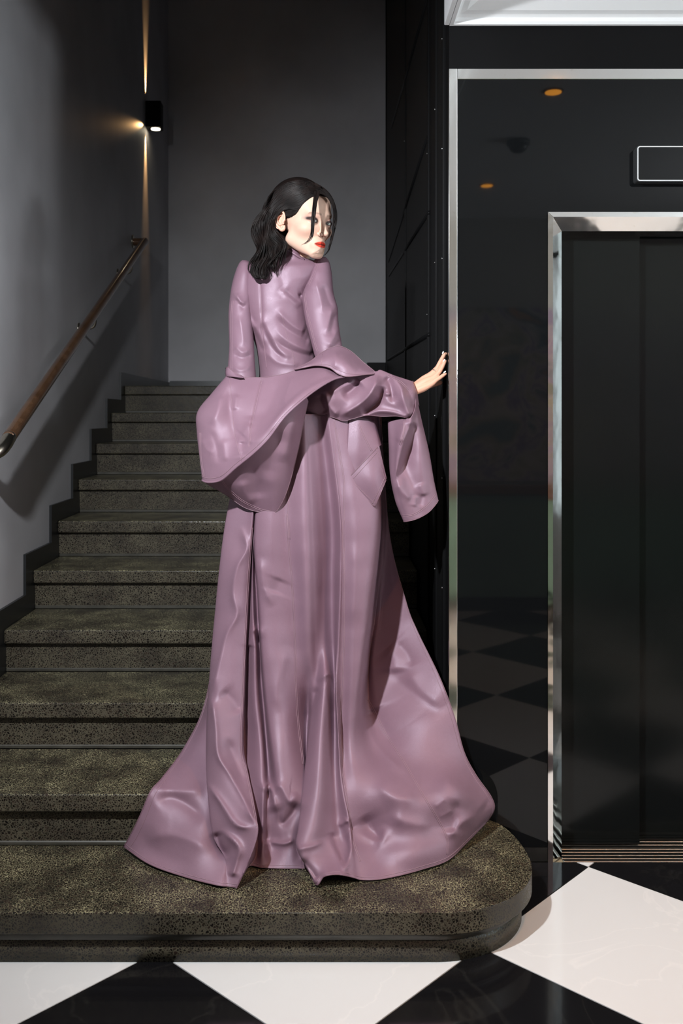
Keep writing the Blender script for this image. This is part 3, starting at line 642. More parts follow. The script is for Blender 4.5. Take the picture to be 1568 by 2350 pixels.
# ---------------------------------------------------------------- sleeves
sl = ringloft('sleeve', [(597,556,566,3.20,.015), (604,549,576,3.20,.035), (625,540,582,3.195,.05), (660,531,584,3.185,.055), (712,525,580,3.165,.058), (750,525,581,3.15,.056), (793,526,583,3.13,.054), (830,524,585,3.11,.052), (866,521,588,3.09,.05), (905,519,592,3.08,.048)],
 [(.008, 6, [(541,672), (552,690), (565,700)]), (.007, 6, [(533,668), (545,684), (556,700)]), (-.007, 6, [(540,685), (552,700), (562,712)]), (.006, 8, [(548,720), (556,760), (560,800)]), (.006, 7, [(536,790), (556,808), (578,800)]), (-.006, 7, [(533,810), (556,822), (582,812)]), (.005, 6, [(530,842), (555,850), (582,838)])], nseg=160, res=2.0)
tag(sl, 'left sleeve hanging close to the body'); seams(sl, [[(534,690), (531,740), (532,800), (531,850)]], True, .0006)
sr = ringloft('sleeve', [(589,736,744,3.19,.012), (592,727,750,3.19,.028), (604,716,757,3.185,.045), (630,708,762,3.17,.058), (673,694,766,3.15,.062), (706,696,775,3.135,.064), (740,702,777,3.12,.064), (780,713,783,3.10,.064), (815,722,790,3.085,.062), (850,735,800,3.07,.06), (885,755,820,3.06,.05)],
 [(.007, 8, [(722,640), (735,680), (742,720)]), (-.007, 9, [(742,650), (752,685), (765,710)]), (.008, 8, [(765,700), (756,735), (748,770)]), (-.008, 9, [(772,715), (764,745), (760,775)]), (.008, 9, [(778,750), (765,775), (752,800)]), (-.007, 8, [(784,778), (770,795), (755,812)]), (.006, 12, [(728,610), (722,640), (708,670)])], nseg=180, res=2.0)
tag(sr, 'right sleeve with seam running down from the raised shoulder'); seams(sr, [[(699,672), (704,710), (712,745), (722,785), (730,808)], [(732,600), (722,625), (708,655)]], True, .0006)
# ---------------------------------------------------------------- coat slipped down to the elbows
def cc(L, d0=None): return [c2(*p) for p in L]
A_ = [cc([(275,310,3.12),(190,410,3.10),(112,520,3.08),(108,620,3.06),(120,780,3.05),(128,880,3.03)]),
 cc([(243,302,3.05),(160,400,3.02),(82,505,2.99),(79,620,2.97),(97,790,2.95),(108,885,2.945)]),
 cc([(262,304,3.02),(215,430,2.95),(165,560,2.91),(150,720,2.90),(147,897,2.90)]),
 cc([(330,307,3.01),(290,450,2.94),(240,620,2.89),(215,760,2.87),(218,882,2.87)]),
 cc([(440,309,3.0),(410,440,2.93),(330,620,2.875),(290,740,2.845),(300,812,2.832)]),
 cc([(500,302,2.99),(470,440,2.92),(400,600,2.86),(372,690,2.82),(395,735,2.802)]),
 cc([(580,286,2.985),(560,400,2.91),(500,530,2.845),(458,620,2.80),(480,650,2.79)]),
 cc([(660,258,2.98),(640,340,2.91),(600,430,2.85),(565,495,2.80),(575,525,2.788)]),
 cc([(740,240,2.975),(720,300,2.92),(695,355,2.87),(680,392,2.83),(690,420,2.815)]),
 cc([(800,243,2.965),(798,275,2.93),(790,310,2.90),(780,335,2.87),(785,352,2.86)]),
 cc([(860,276,2.95),(860,286,2.94),(860,295,2.925),(856,305,2.91),(858,314,2.90)]),
 cc([(905,300,2.935),(906,301,2.93),(907,302,2.93),(907,303,2.925),(908,304,2.92)])]
AS = [(.010, 12, [c2(340,625), c2(315,665), c2(320,720), c2(345,770)], (.3,.3)), (-.009, 11, [c2(335,665), c2(330,720), c2(335,760)], (.2,.2)), (.010, 12, [c2(370,560), c2(345,620), c2(330,640)], (.3,.2)),
 (.010, 12, [c2(210,400), c2(195,500), c2(150,580)], (.2,.3)), (-.012, 14, [c2(265,340), c2(262,470), c2(285,600), c2(310,700)], (.2,.2)), (.008, 8, [c2(300,400), c2(290,500)]),
 (.010, 10, [c2(620,300), c2(580,400), c2(565,480)], (.2,.2)), (-.008, 16, [c2(540,330), c2(500,450), c2(440,560)]), (.010, 10, [c2(380,520), c2(375,600), c2(372,690)], (.2,.2)),
 (.004, 9, [c2(105,655), c2(130,710), c2(175,740)]), (.005, 10, [c2(225,650), c2(240,790)]), (-.006, 10, [c2(150,600), c2(190,700), c2(200,800)]), (-.005, 3, [c2(445,312), c2(415,440), c2(380,600), c2(370,700)], (.05,.05))]
coA, WA, _ = cloth('coat_lapel', A_, AS, res=2.2, edges='tlb', stitch='b', nz=(.001, 70))
tag(coA, 'broad turned-out front of the slipped coat, catching the light')
seams(coA, [[c2(445,315), c2(415,440), c2(382,600), c2(372,700)], [c2(98,620), c2(100,760), c2(118,870)]], True, .0006, gap=2.6); seams(coA, [[c2(262,310), c2(275,450), c2(290,620), c2(330,780)]], False, .0007)
bot = lambda x, y: c2(x, y)
C_p = [((112,886,2.985),(120,896,3.0),(130,905,3.02)), ((215,884,2.885),(225,920,2.92),(235,965,2.98)), ((300,814,2.845),(318,930,2.895),(345,1040,2.96)), ((395,737,2.815),(425,910,2.89),(442,1069,2.945)),
 ((480,652,2.803),(500,880,2.875),(505,1077,2.935)), ((530,580,2.80),(550,820,2.865),(552,1022,2.93)), ((575,528,2.802),(592,740,2.86),(596,915,2.92)), ((620,480,2.81),(634,620,2.86),(642,740,2.91)), ((655,448,2.825),(668,510,2.87),(678,565,2.91)), ((692,420,2.85),(700,430,2.88),(704,440,2.90))]
coC, _, _ = cloth('coat_pouch', [cc(c) for c in C_p], [(.008, 14, [c2(330,880), c2(350,960), c2(400,1030)]), (-.010, 22, [c2(560,600), c2(500,760), c2(470,900)]), (.010, 18, [c2(640,520), c2(600,640), c2(560,800)]), (-.008, 16, [c2(380,800), c2(420,900), c2(430,1000)])], res=2.4, edges='b', stitch='')
tag(coC, 'shaded underside of the coat sagging below the lapel'); seams(coC, [[c2(218,888), c2(250,930), c2(330,1000), c2(430,1050), c2(500,1066)]], True, .0007)
g = G(); pl = np.array(WA[:, -1]); g.add(*tube_geo(pl[8::2]+np.array([0, -.001, -.001]), .0032, 8)); tag(g.make('piping', LMAT, coA), 'rounded piped edge')
B_ = [cc([(625,263,2.975),(626,264,2.972),(628,265,2.968)]), cc([(680,238,2.985),(684,244,2.96),(690,252,2.955)]), cc([(725,212,2.995),(735,226,2.96),(745,242,2.945)]), cc([(770,176,3.01),(780,205,2.955),(790,246,2.935)]),
 cc([(830,143,3.02),(835,195,2.945),(832,258,2.925)]), cc([(882,133,3.02),(884,210,2.93),(870,287,2.915)]), cc([(945,162,3.02),(935,235,2.925),(912,303,2.905)]), cc([(1010,220,3.01),(990,262,2.935),(965,302,2.91)]), cc([(1050,252,3.0),(1035,275,2.95),(1020,294,2.93)]), cc([(1084,280,2.98),(1080,284,2.96),(1076,290,2.95)])]
coB, _, _ = cloth('coat_collar', B_, [(.006, 9, [c2(860,150), c2(860,210), c2(850,270)]), (-.006, 10, [c2(930,180), c2(960,240), c2(1010,280)])], res=2.0, edges='tb', stitch='b')
tag(coB, 'coat collar folded over the right forearm'); seams(coB, [[c2(790,160), c2(782,200), c2(778,240)]], False, .0006)
D_ = [cc([(655,400,3.03),(655,470,3.02),(668,525,3.03)]), cc([(680,395,2.99),(685,470,2.975),(700,524,2.99)]), cc([(760,345,2.97),(755,440,2.95),(775,522,2.975)]), cc([(850,290,2.96),(832,420,2.925),(845,534,2.955)]), cc([(930,285,2.96),(900,430,2.925),(902,553,2.955)]),
 cc([(1000,275,2.96),(985,420,2.92),(960,540,2.955)]), cc([(1085,274,2.965),(1075,390,2.91),(1035,522,2.955)]), cc([(1112,267,2.97),(1140,400,2.93),(1120,528,2.96)]), cc([(1175,292,2.98),(1215,400,2.925),(1205,526,2.95)]), cc([(1240,314,2.99),(1278,420,2.94),(1284,534,2.94)]), cc([(1288,330,3.01),(1308,390,2.99),(1318,470,2.985)]), cc([(1296,336,3.04),(1318,396,3.04),(1330,470,3.04)])]
DS = [(.016, 8, [c2(800,385), c2(812,450), c2(845,500), c2(880,530)], (.2,.2)), (-.012, 9, [c2(770,400), c2(785,460), c2(810,510)], (.2,.2)),
 (.022, 10, [c2(1090,290), c2(1075,360), c2(1020,440), c2(930,500), c2(870,530)], (.15,.2)), (-.034, 11, [c2(1118,350), c2(1112,420), c2(1070,470), c2(1005,515)], (.2,.15)), (.016, 8, [c2(1010,530), c2(1090,500), c2(1180,505), c2(1270,535)], (.1,.1)),
 (-.026, 12, [c2(1000,330), c2(950,380), c2(890,420)], (.2,.3)), (.020, 9, [c2(1170,298), c2(1225,360), c2(1240,440), c2(1262,500), c2(1284,534)], (.1,.1)), (-.022, 11, [c2(1130,300), c2(1165,350), c2(1180,420), c2(1165,460)], (.2,.3)), (.012, 6, [c2(1130,395), c2(1150,402), c2(1170,398)]),
 (.010, 8, [c2(820,400), c2(900,360), c2(980,320)], (.2,.3)), (-.012, 8, [c2(1250,350), c2(1290,440), c2(1295,500)], (.3,.2))]
coD, _, _ = cloth('coat_sleeve_bunched', D_, DS, res=2.0, edges='b', nz=(.001, 60))
coD.name = 'coat_sleeve'; tag(coD, 'bunched upper part of the hanging coat sleeve with deep folds'); seams(coD, [[c2(1150,298), c2(1225,335), c2(1265,375), c2(1288,400)]], True, .0006)
E_ = [cc([(1200,548,3.06),(1200,700,3.05),(1205,850,3.05),(1225,990,3.05),(1262,1105,3.04)]), cc([(1152,556,3.0),(1157,700,2.985),(1164,850,2.97),(1193,1000,2.965),(1240,1119,2.965)]), cc([(1190,550,2.97),(1192,700,2.94),(1192,850,2.93),(1222,1000,2.935),(1264,1118,2.94)]),
 cc([(1245,540,2.94),(1228,660,2.915),(1212,820,2.925),(1250,970,2.93),(1305,1108,2.935)]), cc([(1286,530,2.925),(1285,650,2.94),(1262,800,2.955),(1300,950,2.945),(1350,1088,2.945)]),
 cc([(1310,450,2.97),(1328,610,2.955),(1340,790,2.945),(1368,925,2.95),(1394,1056,2.955)]), cc([(1297,336,3.03),(1345,560,3.0),(1385,735,2.99),(1412,890,2.985),(1436,1000,2.985)]), cc([(1290,336,3.08),(1330,560,3.06),(1365,735,3.06),(1392,890,3.06),(1412,990,3.05)])]
ES = [(.012, 7, [c2(1284,536), c2(1270,600), c2(1240,680), c2(1215,780), c2(1185,900)], (.1,.2)), (-.020, 12, [c2(1305,560), c2(1270,700), c2(1225,840), c2(1195,910)], (.1,.2)), (.010, 10, [c2(1250,540), c2(1235,620), c2(1215,680)], (.2,.2)), (.006, 7, [c2(1310,970), c2(1300,1040)]), (.007, 9, [c2(1330,900), c2(1360,980)]), (.007, 9, [c2(1200,900), c2(1240,960), c2(1290,1000)]), (-.006, 8, [c2(1350,960), c2(1330,1040)])]
coE, _, _ = cloth('coat_sleeve', E_, ES, res=2.2, edges='lb', nz=(.001, 60), stitch='')
tag(coE, 'hanging end of the empty coat sleeve'); seams(coE, [[c2(1232,1088), c2(1300,1078), c2(1370,1030), c2(1424,965)], [c2(1245,545), c2(1240,620), c2(1220,690)]], True, .0007)
F_ = [cc([(918,888,2.945),(1000,966,2.94),(1080,1037,2.945)]), cc([(1010,792,2.935),(1066,885,2.925),(1112,960,2.935)]), cc([(1102,693,2.95),(1126,800,2.95),(1145,880,2.955)])]
coF, _, _ = cloth('pocket_flap', F_, [], res=2.2, edges='tblr', stitch='tblr', thick=.004)
tag(coF, 'pointed flap hanging over the right hip')
Fs = [cc([(935,545,2.968),(925,700,2.952),(915,890,2.950)]), cc([(1010,550,2.965),(1000,690,2.948),(990,815,2.945)]), cc([(1075,555,3.0),(1092,640,2.975),(1104,697,2.962)]), cc([(1085,555,3.05),(1105,640,3.03),(1120,697,3.02)])]
coG, _, _ = cloth('coat_tail', Fs, [], res=2.2, edges='', thick=.003); seams(coG, [[c2(988,570), c2(1020,640), c2(1062,722)]], True, .0008)
g = G()
cuff, _, _ = cloth('cuff', [cc([(240,258,3.06),(238,285,3.06),(243,312,3.06)]), cc([(252,250,3.025),(246,285,3.02),(250,306,3.02)]), cc([(290,280,3.005),(290,290,3.0),(300,306,2.99)]), cc([(340,304,3.0),(340,306,2.995),(342,308,2.99)])], [], res=2.0, edges='t', thick=.003)
# ---------------------------------------------------------------- head
def ell(p, c, r):
    q = p-np.array(c); r = np.array(r); k0 = np.linalg.norm(q/r, axis=-1); k1 = np.linalg.norm(q/r**2, axis=-1)+1e-9; return k0*(k0-1)/k1
def cap_(p, a, b, ra, rb):
    a, b = np.array(a), np.array(b); ab = b-a; t = np.clip(((p-a)@ab)/(ab@ab), 0, 1); return np.linalg.norm(p-(a+t[..., None]*ab), axis=-1)-(ra+(rb-ra)*t)
def smin(a, b, k_): h = np.clip(.5+.5*(b-a)/k_, 0, 1); return b*(1-h)+a*h-k_*h*(1-h)
def smax(a, b, k_): return -smin(-a, -b, k_)
def headsdf(p):
    pm = p.copy(); pm[..., 0] = np.abs(pm[..., 0])/1.06
    d = ell(pm, (0,-.018,.045), (.073,.091,.084))
    d = smin(d, ell(pm, (0,.035,.048), (.058,.052,.056)), .02)
    d = smin(d, ell(pm, (0,.035,-.018), (.055,.050,.066)), .02)
    d = smin(d, cap_(pm, (.042,.005,-.054), (.011,.072,-.088), .017, .013), .030)
    d = smin(d, ell(pm, (0,.077,-.0865), (.017,.0155,.0165)), .014)
    d = smin(d, ell(pm, (.040,.060,-.018), (.018,.020,.016)), .024)
    d = smin(d, cap_(pm, (.004,.082,.026), (.038,.071,.030), .0068, .006), .018)
    d = smax(d, -ell(pm, (.029,.105,.006), (.015,.018,.012)), .014)
    d = smin(d, ell(pm, (.031,.0750,.007), (.0142,.0135,.0125)), .007)
    d = smax(d, -ell(pm, (.031,.092,.0058), (.0125,.012,.0034)), .0018)
    d = smin(d, cap_(pm, (0,.084,.014), (0,.1015,-.025), .0052, .0072), .010)
    d = smin(d, ell(pm, (0,.1040,-.0280), (.0080,.0080,.0072)), .006)
    d = smin(d, ell(pm, (.0105,.0930,-.0320), (.0056,.0080,.0052)), .004)
    d = smax(d, -ell(pm, (.0062,.0985,-.0385), (.0030,.0045,.0026)), .0015)
    d = smin(d, ell(pm, (0,.078,-.062), (.026,.015,.020)), .014)
    d = smin(d, cap_(pm, (.0035,.0935,-.0558), (.023,.0800,-.0598), .0038, .0016), .0045)
    d = smin(d, cap_(pm, (.000,.0925,-.0678), (.019,.0820,-.0640), .0048, .0020), .0045)
    d = smax(d, -cap_(pm, (0,.101,-.0615), (.021,.0865,-.0612), .0026, .0012), .0018)
    return d
def radial(sdf, nu, nv, rmax=.17):
    u = np.linspace(0, 2*math.pi, nu, endpoint=False); u = u-.42*np.sin(u)         # denser towards the face (u=0 -> +y)
    v = np.linspace(.02, math.pi-.02, nv); U, V_ = np.meshgrid(u, v)
    D = np.stack([np.sin(V_)*np.sin(U), np.sin(V_)*np.cos(U), np.cos(V_)], -1); c = np.array([0, .012, -.01])
    lo = np.full(U.shape, .03); hi = np.full(U.shape, rmax); found = np.zeros(U.shape, bool); prev = rmax
    for r in np.linspace(rmax, .03, 42)[1:]:
        ins = (sdf(c+D*r) < 0) & ~found; lo[ins] = r; hi[ins] = prev; found |= ins; prev = r
    for _ in range(9):
        mid = (lo+hi)/2; i = sdf(c+D*mid[..., None]) < 0; lo = np.where(i, mid, lo); hi = np.where(i, hi, mid)
    Pp = c+D*((lo+hi)/2)[..., None]; n0, n1 = U.shape
    Fc = [(i*n1+j, (i+1)*n1+j, (i+1)*n1+(j+1) % n1, i*n1+(j+1) % n1) for i in range(n0-1) for j in range(n1)]
    Fc += [tuple(range(n1)), tuple(range((n0-1)*n1, n0*n1))[::-1]]
    return Pp, Fc
HC = np.array(P3(694, 514, 3.155)); HS = 1.10
yaw, pit, rol = math.radians(47), math.radians(9), math.radians(0)
Fw = np.array([math.sin(yaw), -math.cos(yaw), 0]); Rt = np.cross(Fw, [0, 0, 1]); Up = np.array([0, 0, 1.])
Fw2 = Fw*math.cos(pit)-Up*math.sin(pit); Up2 = Up*math.cos(pit)+Fw*math.sin(pit)
HM = np.stack([Rt, Fw2, Up2], 1)              # columns: right, forward, up
def h2w(p): return HC+(np.asarray(p)*HS)@HM.T
def w2h(p): return (np.asarray(p)-HC)@HM/HS
Ph, Fh = radial(headsdf, 380, 300)
SKC = np.array([.64, .42, .325])
def face_tone(p):
    x, y, z = np.abs(p[:, 0]), p[:, 1], p[:, 2]; c = np.tile(SKC, (len(p), 1))
    def mix(col, m):
        nonlocal c; m = np.clip(m, 0, 1)[:, None]; c = c*(1-m)+np.array(col)*m
    fr = y > .05
    mix((.78,.38,.28), .22*np.exp(-(((x-.045)/.02)**2+((z+.03)/.018)**2))*fr)
    lip = np.maximum(1-(np.abs(x/.0262)**1.6+((z+.0612)/(.0100))**2), 0)*3.2
    mix((.62,.045,.025), lip*(y > .078)); mix((.03,.005,.004), np.exp(-((z+.0613)/.0015)**2)*(x < .022)*(y > .072)*.95)
    e = np.exp(-np.maximum(((x-.034)/.0205)**2+((z-.0085-.16*(x-.033))/.0098)**2-.55, 0)*3.4); mix((.40,.17,.15), .5*np.exp(-(((x-.036)/.022)**2+((z-.014)/.011)**2))*(y > .05)); mix((.016,.009,.010), e*.96*(y > .05))
    mix((.10,.055,.04), np.exp(-(((z-.0295+((x-.03)/.024)**2*.004)/.0028)**2))*(x > .012)*(x < .050)*.55*fr)
    mix((.25,.03,.02), np.exp(-(((x-.0065)/.003)**2+((z+.0385)/.0022)**2))*(y > .093))
    return c
bodyV = []; bodyF = []; tone = []
def addbody(V, Fc, col):
    o = len(bodyV); V = [tuple(v) for v in V]; bodyV.extend(V); bodyF.extend([tuple(i+o for i in f) for f in Fc]); tone.extend(list(np.broadcast_to(col, (len(V), 3))))
pl = Ph.reshape(-1, 3); addbody(h2w(pl), Fh, face_tone(pl))
# ears: rim, antihelix, bowl and lobe, right and left
def ear(sx):
    g = G(); ex, ey, ez = .0775*sx, -.006, -.004
    def q(a, b, c=0): return (ex+sx*c, ey+a, ez+b)     # a forward, b up
    rim = [q(.010,.002,.004), q(.009,.018,.006), q(.002,.029,.010), q(-.010,.030,.014), q(-.018,.020,.017), q(-.019,.006,.017), q(-.014,-.010,.013), q(-.006,-.020,.008), q(.003,-.026,.005), q(.008,-.022,.002), q(.009,-.012,.001)]
    g.add(*tube_geo(catmull(rim, np.linspace(0, len(rim)-1, 60)), np.interp(np.linspace(0, 1, 60), [0, .2, .6, .78, .9, 1], [.003,.0034,.0034,.0052,.006,.003]), 12))
    anti = [q(-.004,.018,.009), q(-.011,.012,.013), q(-.012,.002,.013), q(-.008,-.008,.010), q(-.001,-.013,.006)]
    g.add(*tube_geo(catmull(anti, np.linspace(0, 4, 30)), .0032, 10))
    tr = [q(.009,.004,.004), q(.007,-.002,.007), q(.007,-.009,.005)]; g.add(*tube_geo(catmull(tr, np.linspace(0, 2, 12)), .0038, 10))
    V = []; n_ = 40; m_ = 12
    for i in range(m_+1):
        for j in range(n_):
            t = j/n_*2*math.pi; s = i/m_; a = -.005+.0165*s*math.cos(t); b = .003+.028*s*math.sin(t); V.append(q(a, b, .003+.006*s*s*(1 if math.cos(t) < .3 else .3)+(-.30*a if a < 0 else 0)))
    g.add(V, [(i*n_+j, (i+1)*n_+j, (i+1)*n_+(j+1) % n_, i*n_+(j+1) % n_) for i in range(m_) for j in range(n_)])
    return g
for sx in (1, -1):
    e = ear(sx); addbody(h2w(np.array(e.V)), e.F, np.array([.70,.40,.30]))
# hidden torso, limbs and neck grown as one surface
def remesh(parts, voxel, smooth=6, name='tmp'):
    g = G()
    for p in parts:
        pts = np.array([q[:3] for q in p]); r = np.array([q[3] for q in p]); m = 10*len(p)
        t = np.linspace(0, len(p)-1, m); cp = catmull(pts, t); cr = np.interp(t, np.arange(len(p)), r)
        d0 = cp[0]-cp[1]; d0 /= np.linalg.norm(d0)+1e-9; d1 = cp[-1]-cp[-2]; d1 /= np.linalg.norm(d1)+1e-9
        a = np.linspace(0, math.pi/2, 6)[1:]
        cp = np.vstack([[cp[0]+d0*cr[0]*math.sin(x) for x in a[::-1]], cp, [cp[-1]+d1*cr[-1]*math.sin(x) for x in a]])
        cr = np.r_[[max(cr[0]*math.cos(x), 1e-4) for x in a[::-1]], cr, [max(cr[-1]*math.cos(x), 1e-4) for x in a]]
        g.add(*tube_geo(cp, cr, 16))
    o = mesh(name, g.V, g.F, None); md = o.modifiers.new('r', 'REMESH'); md.mode = 'VOXEL'; md.voxel_size = voxel
    ms = o.modifiers.new('s', 'SMOOTH'); ms.iterations = smooth; ms.factor = .6
    dg = bpy.context.evaluated_depsgraph_get(); ev = o.evaluated_get(dg); me = ev.to_mesh()
    V = [tuple(v.co) for v in me.vertices]; Fc = [tuple(p.vertices) for p in me.polygons]; ev.to_mesh_clear()
    old = o.data; bpy.data.objects.remove(o); bpy.data.meshes.remove(old); return V, Fc
def j(x, y, d, r): return P3(x, y, d)+(r,)
pelvis = j(690,985,3.23,.085)
Vb, Fb = remesh([
 [j(686,520,3.18,.044), j(684,560,3.19,.046), j(676,600,3.20,.052), j(662,640,3.21,.07)],
 [j(655,650,3.21,.085), j(648,720,3.21,.085), j(655,800,3.20,.075), j(662,870,3.20,.075), j(680,940,3.22,.09), pelvis],
 [j(600,650,3.215,.05), j(648,650,3.215,.07), j(700,650,3.215,.05)],
 [j(570,632,3.205,.028), j(554,700,3.17,.029), j(554,790,3.15,.032), j(556,860,3.12,.029), j(570,930,3.05,.025), j(610,985,3.06,.022), j(640,1010,3.08,.020)],
 [j(732,632,3.19,.030), j(736,700,3.15,.031), j(750,790,3.11,.030), j(790,865,3.08,.031), j(850,885,3.06,.029), j(915,888,3.05,.023)],
 [j(640,1000,3.24,.08), j(655,1150,3.28,.068), j(662,1290,3.32,.048), j(662,1400,3.33,.046), j(664,1520,3.35,.028)],
 [j(740,1000,3.24,.08), j(735,1150,3.28,.068), j(725,1290,3.32,.048), j(722,1400,3.33,.046), j(722,1520,3.35,.028)],
 [P3(664,1520,3.35)+(.028,), P3(664,1556,3.36)+(.026,), P3(660,1562,3.26)+(.022,)], [P3(722,1520,3.35)+(.028,), P3(722,1556,3.36)+(.026,), P3(726,1562,3.26)+(.022,)],
], .0065, 4)
addbody(Vb, Fb, SKC)
ch = lambda x, y, d, r: P3(900+.102*x, 780+.102*y, d)+(r,)
HANDC = np.array([.68, .37, .26])
Vh, Fh2 = remesh([
 [ch(-100,1010,3.052,.025), ch(250,1060,3.052,.0225), ch(520,1085,3.052,.0205), ch(680,1010,3.05,.0185)],
 [ch(520,1150,3.040,.0135), ch(700,1080,3.035,.0135), ch(880,990,3.030,.0095), ch(990,905,3.029,.0072), ch(1100,835,3.030,.0064), ch(1195,765,3.033,.0056)],
 [ch(560,1060,3.045,.0150), ch(750,950,3.040,.0145), ch(930,860,3.040,.0105), ch(1050,740,3.041,.0078), ch(1130,610,3.043,.0070), ch(1190,480,3.046,.0062)],
 [ch(560,1030,3.055,.0150), ch(740,890,3.052,.0145), ch(890,780,3.052,.0105), ch(1000,660,3.053,.0080), ch(1090,490,3.055,.0072), ch(1178,325,3.058,.0064)],
 [ch(560,1040,3.068,.0145), ch(740,890,3.070,.0140), ch(900,760,3.071,.0100), ch(1040,600,3.073,.0078), ch(1140,440,3.075,.0070), ch(1205,320,3.076,.0060)],
 [ch(560,1090,3.075,.0140), ch(760,1040,3.088,.0125), ch(930,1000,3.094,.0095), ch(1080,960,3.096,.0085)],
 [ch(600,1080,3.050,.0170), ch(760,1000,3.050,.0155), ch(860,930,3.050,.0125)],
], .00125, 5)
addbody(Vh, Fh2, HANDC)
body = mesh('body', bodyV, bodyF, SKIN, None, True)
ca = body.data.color_attributes.new('tone', 'FLOAT_COLOR', 'POINT')
ca.data.foreach_set('color', np.c_[np.array(tone, float), np.ones(len(tone))].astype(np.float32).ravel()); relparent(body, ME)
tag(body, 'pale skin, red lips and smoky dark eye make-up')
def ellipsoid(c, ax, r, n=16):
    ax = np.array(ax, float); V = []; Fc = []
    for i in range(n+1):
        for k_ in range(2*n):
            a, b = math.pi*i/n, math.pi*k_/n; V.append(np.array(c)+ax[0]*r[0]*math.sin(a)*math.cos(b)+ax[1]*r[1]*math.sin(a)*math.sin(b)+ax[2]*r[2]*math.cos(a))
    for i in range(n):
        for k_ in range(2*n): Fc.append((i*2*n+k_, (i+1)*2*n+k_, (i+1)*2*n+(k_+1) % (2*n), i*2*n+(k_+1) % (2*n)))
    return V, Fc
for (a, b, c, dd, r) in ((1100,470,1185,280,3.056), (1135,600,1212,455,3.044), (1110,830,1225,727,3.031)):
    p0 = np.array(ch(a, b, r, 0)[:3]); p1 = np.array(ch(c, dd, r, 0)[:3]); t = p1-p0; t /= np.linalg.norm(t)
    nrm = np.array([-.62, -.62, .30]); nrm -= t*nrm.dot(t); nrm /= np.linalg.norm(nrm); sd = np.cross(t, nrm)
    cen = np.array(ch(c, dd, r, 0)[:3])-np.array([.0018,0,0])+nrm*.0046-t*.003
    g = G(); g.add(*ellipsoid(cen, (t, sd, nrm), (.0052, .0032, .0015), 10)); tag(g.make('nail', NAIL, body), 'pale polished nail')
g = G(); pc = np.array(ch(965,705,3.0525,0)[:3]); t = np.array(ch(1000,660,3.053,0)[:3])-np.array(ch(890,780,3.052,0)[:3]); t /= np.linalg.norm(t); u = np.cross(t, [0,1,0]); u /= np.linalg.norm(u); v = np.cross(t, u)
g.add(*tube_geo([pc+.0092*(math.cos(a)*u+math.sin(a)*v) for a in np.linspace(0, 2*math.pi, 28)], .0009, 8)); g.add(*ellipsoid(pc-np.array([.0035,.0088,-.0035]), np.eye(3), (.0022,.0018,.0022), 8)); tag(g.make('ring', SILVER, body), 'thin silver ring')
g = G(); pe = h2w((.0775+.013, -.006-.012, -.004+.0285)); g.add(*tube_geo([pe+.0035*np.array([math.cos(a), .3*math.cos(a), math.sin(a)]) for a in np.linspace(0, 2*math.pi, 20)], .0006, 6)); tag(g.make('ear_ring', SILVER, body), 'tiny ring high on the ear')
IRIS = newmat('grey_green_iris', (.22,.25,.22), .1); PUP = newmat('pupil', (.004,.004,.004), .05)
for sx in (1, -1):
    c0 = np.array([.0325*sx, .0750, .0062]); gz = np.array([.42, .90, .04]); gz /= np.linalg.norm(gz)
    a1 = np.cross(gz, [0,0,1]); a1 /= np.linalg.norm(a1); a2 = np.cross(a1, gz)
    g = G(); V, Fc = ellipsoid(c0, (a1, a2, gz), (.0119,)*3, 20); g.add(h2w(np.array(V)), Fc); eye = g.make('eye', EYEW, body)
    eye.data.materials.append(IRIS); eye.data.materials.append(PUP)
    for p in eye.data.polygons:
        cc_ = w2h(np.array(p.center))-c0; an = math.degrees(math.acos(min(1, cc_.dot(gz)/np.linalg.norm(cc_)))); p.material_index = 2 if an < 12 else (1 if an < 28 else 0)
# ---------------------------------------------------------------- hair
def hl(z): return np.interp(z, [-.12, -.03, .0, .012, .022, .045, .066, .082, .092], [-.05, -.035, -.022, .012, .034, .048, .060, .068, .16])
def hairsdf(p):
    pm = p.copy(); pm[..., 0] = np.abs(pm[..., 0])
    d = ell(pm, (0,-.030,.047), (.086,.101,.096)); d = smin(d, ell(pm, (0,-.055,-.02), (.060,.062,.07)), .03)
    d = smin(d, ell(pm, (0,.030,.055), (.064,.056,.056)), .02)
    m = np.clip((p[..., 1]-hl(p[..., 2]))/.010, -1, 1)
    return d+np.maximum(m, 0)*.03+(m > 0)*.001
hp, hf = radial(hairsdf, 260, 200)
g = G(); g.add(h2w(hp.reshape(-1, 3)), hf); hair = g.make('hair', HAIRM, ME); tag(hair, 'wavy near-black hair swept behind the ear and falling to the shoulders')
hb = bvh_of(hair); skb = bvh_of(body)
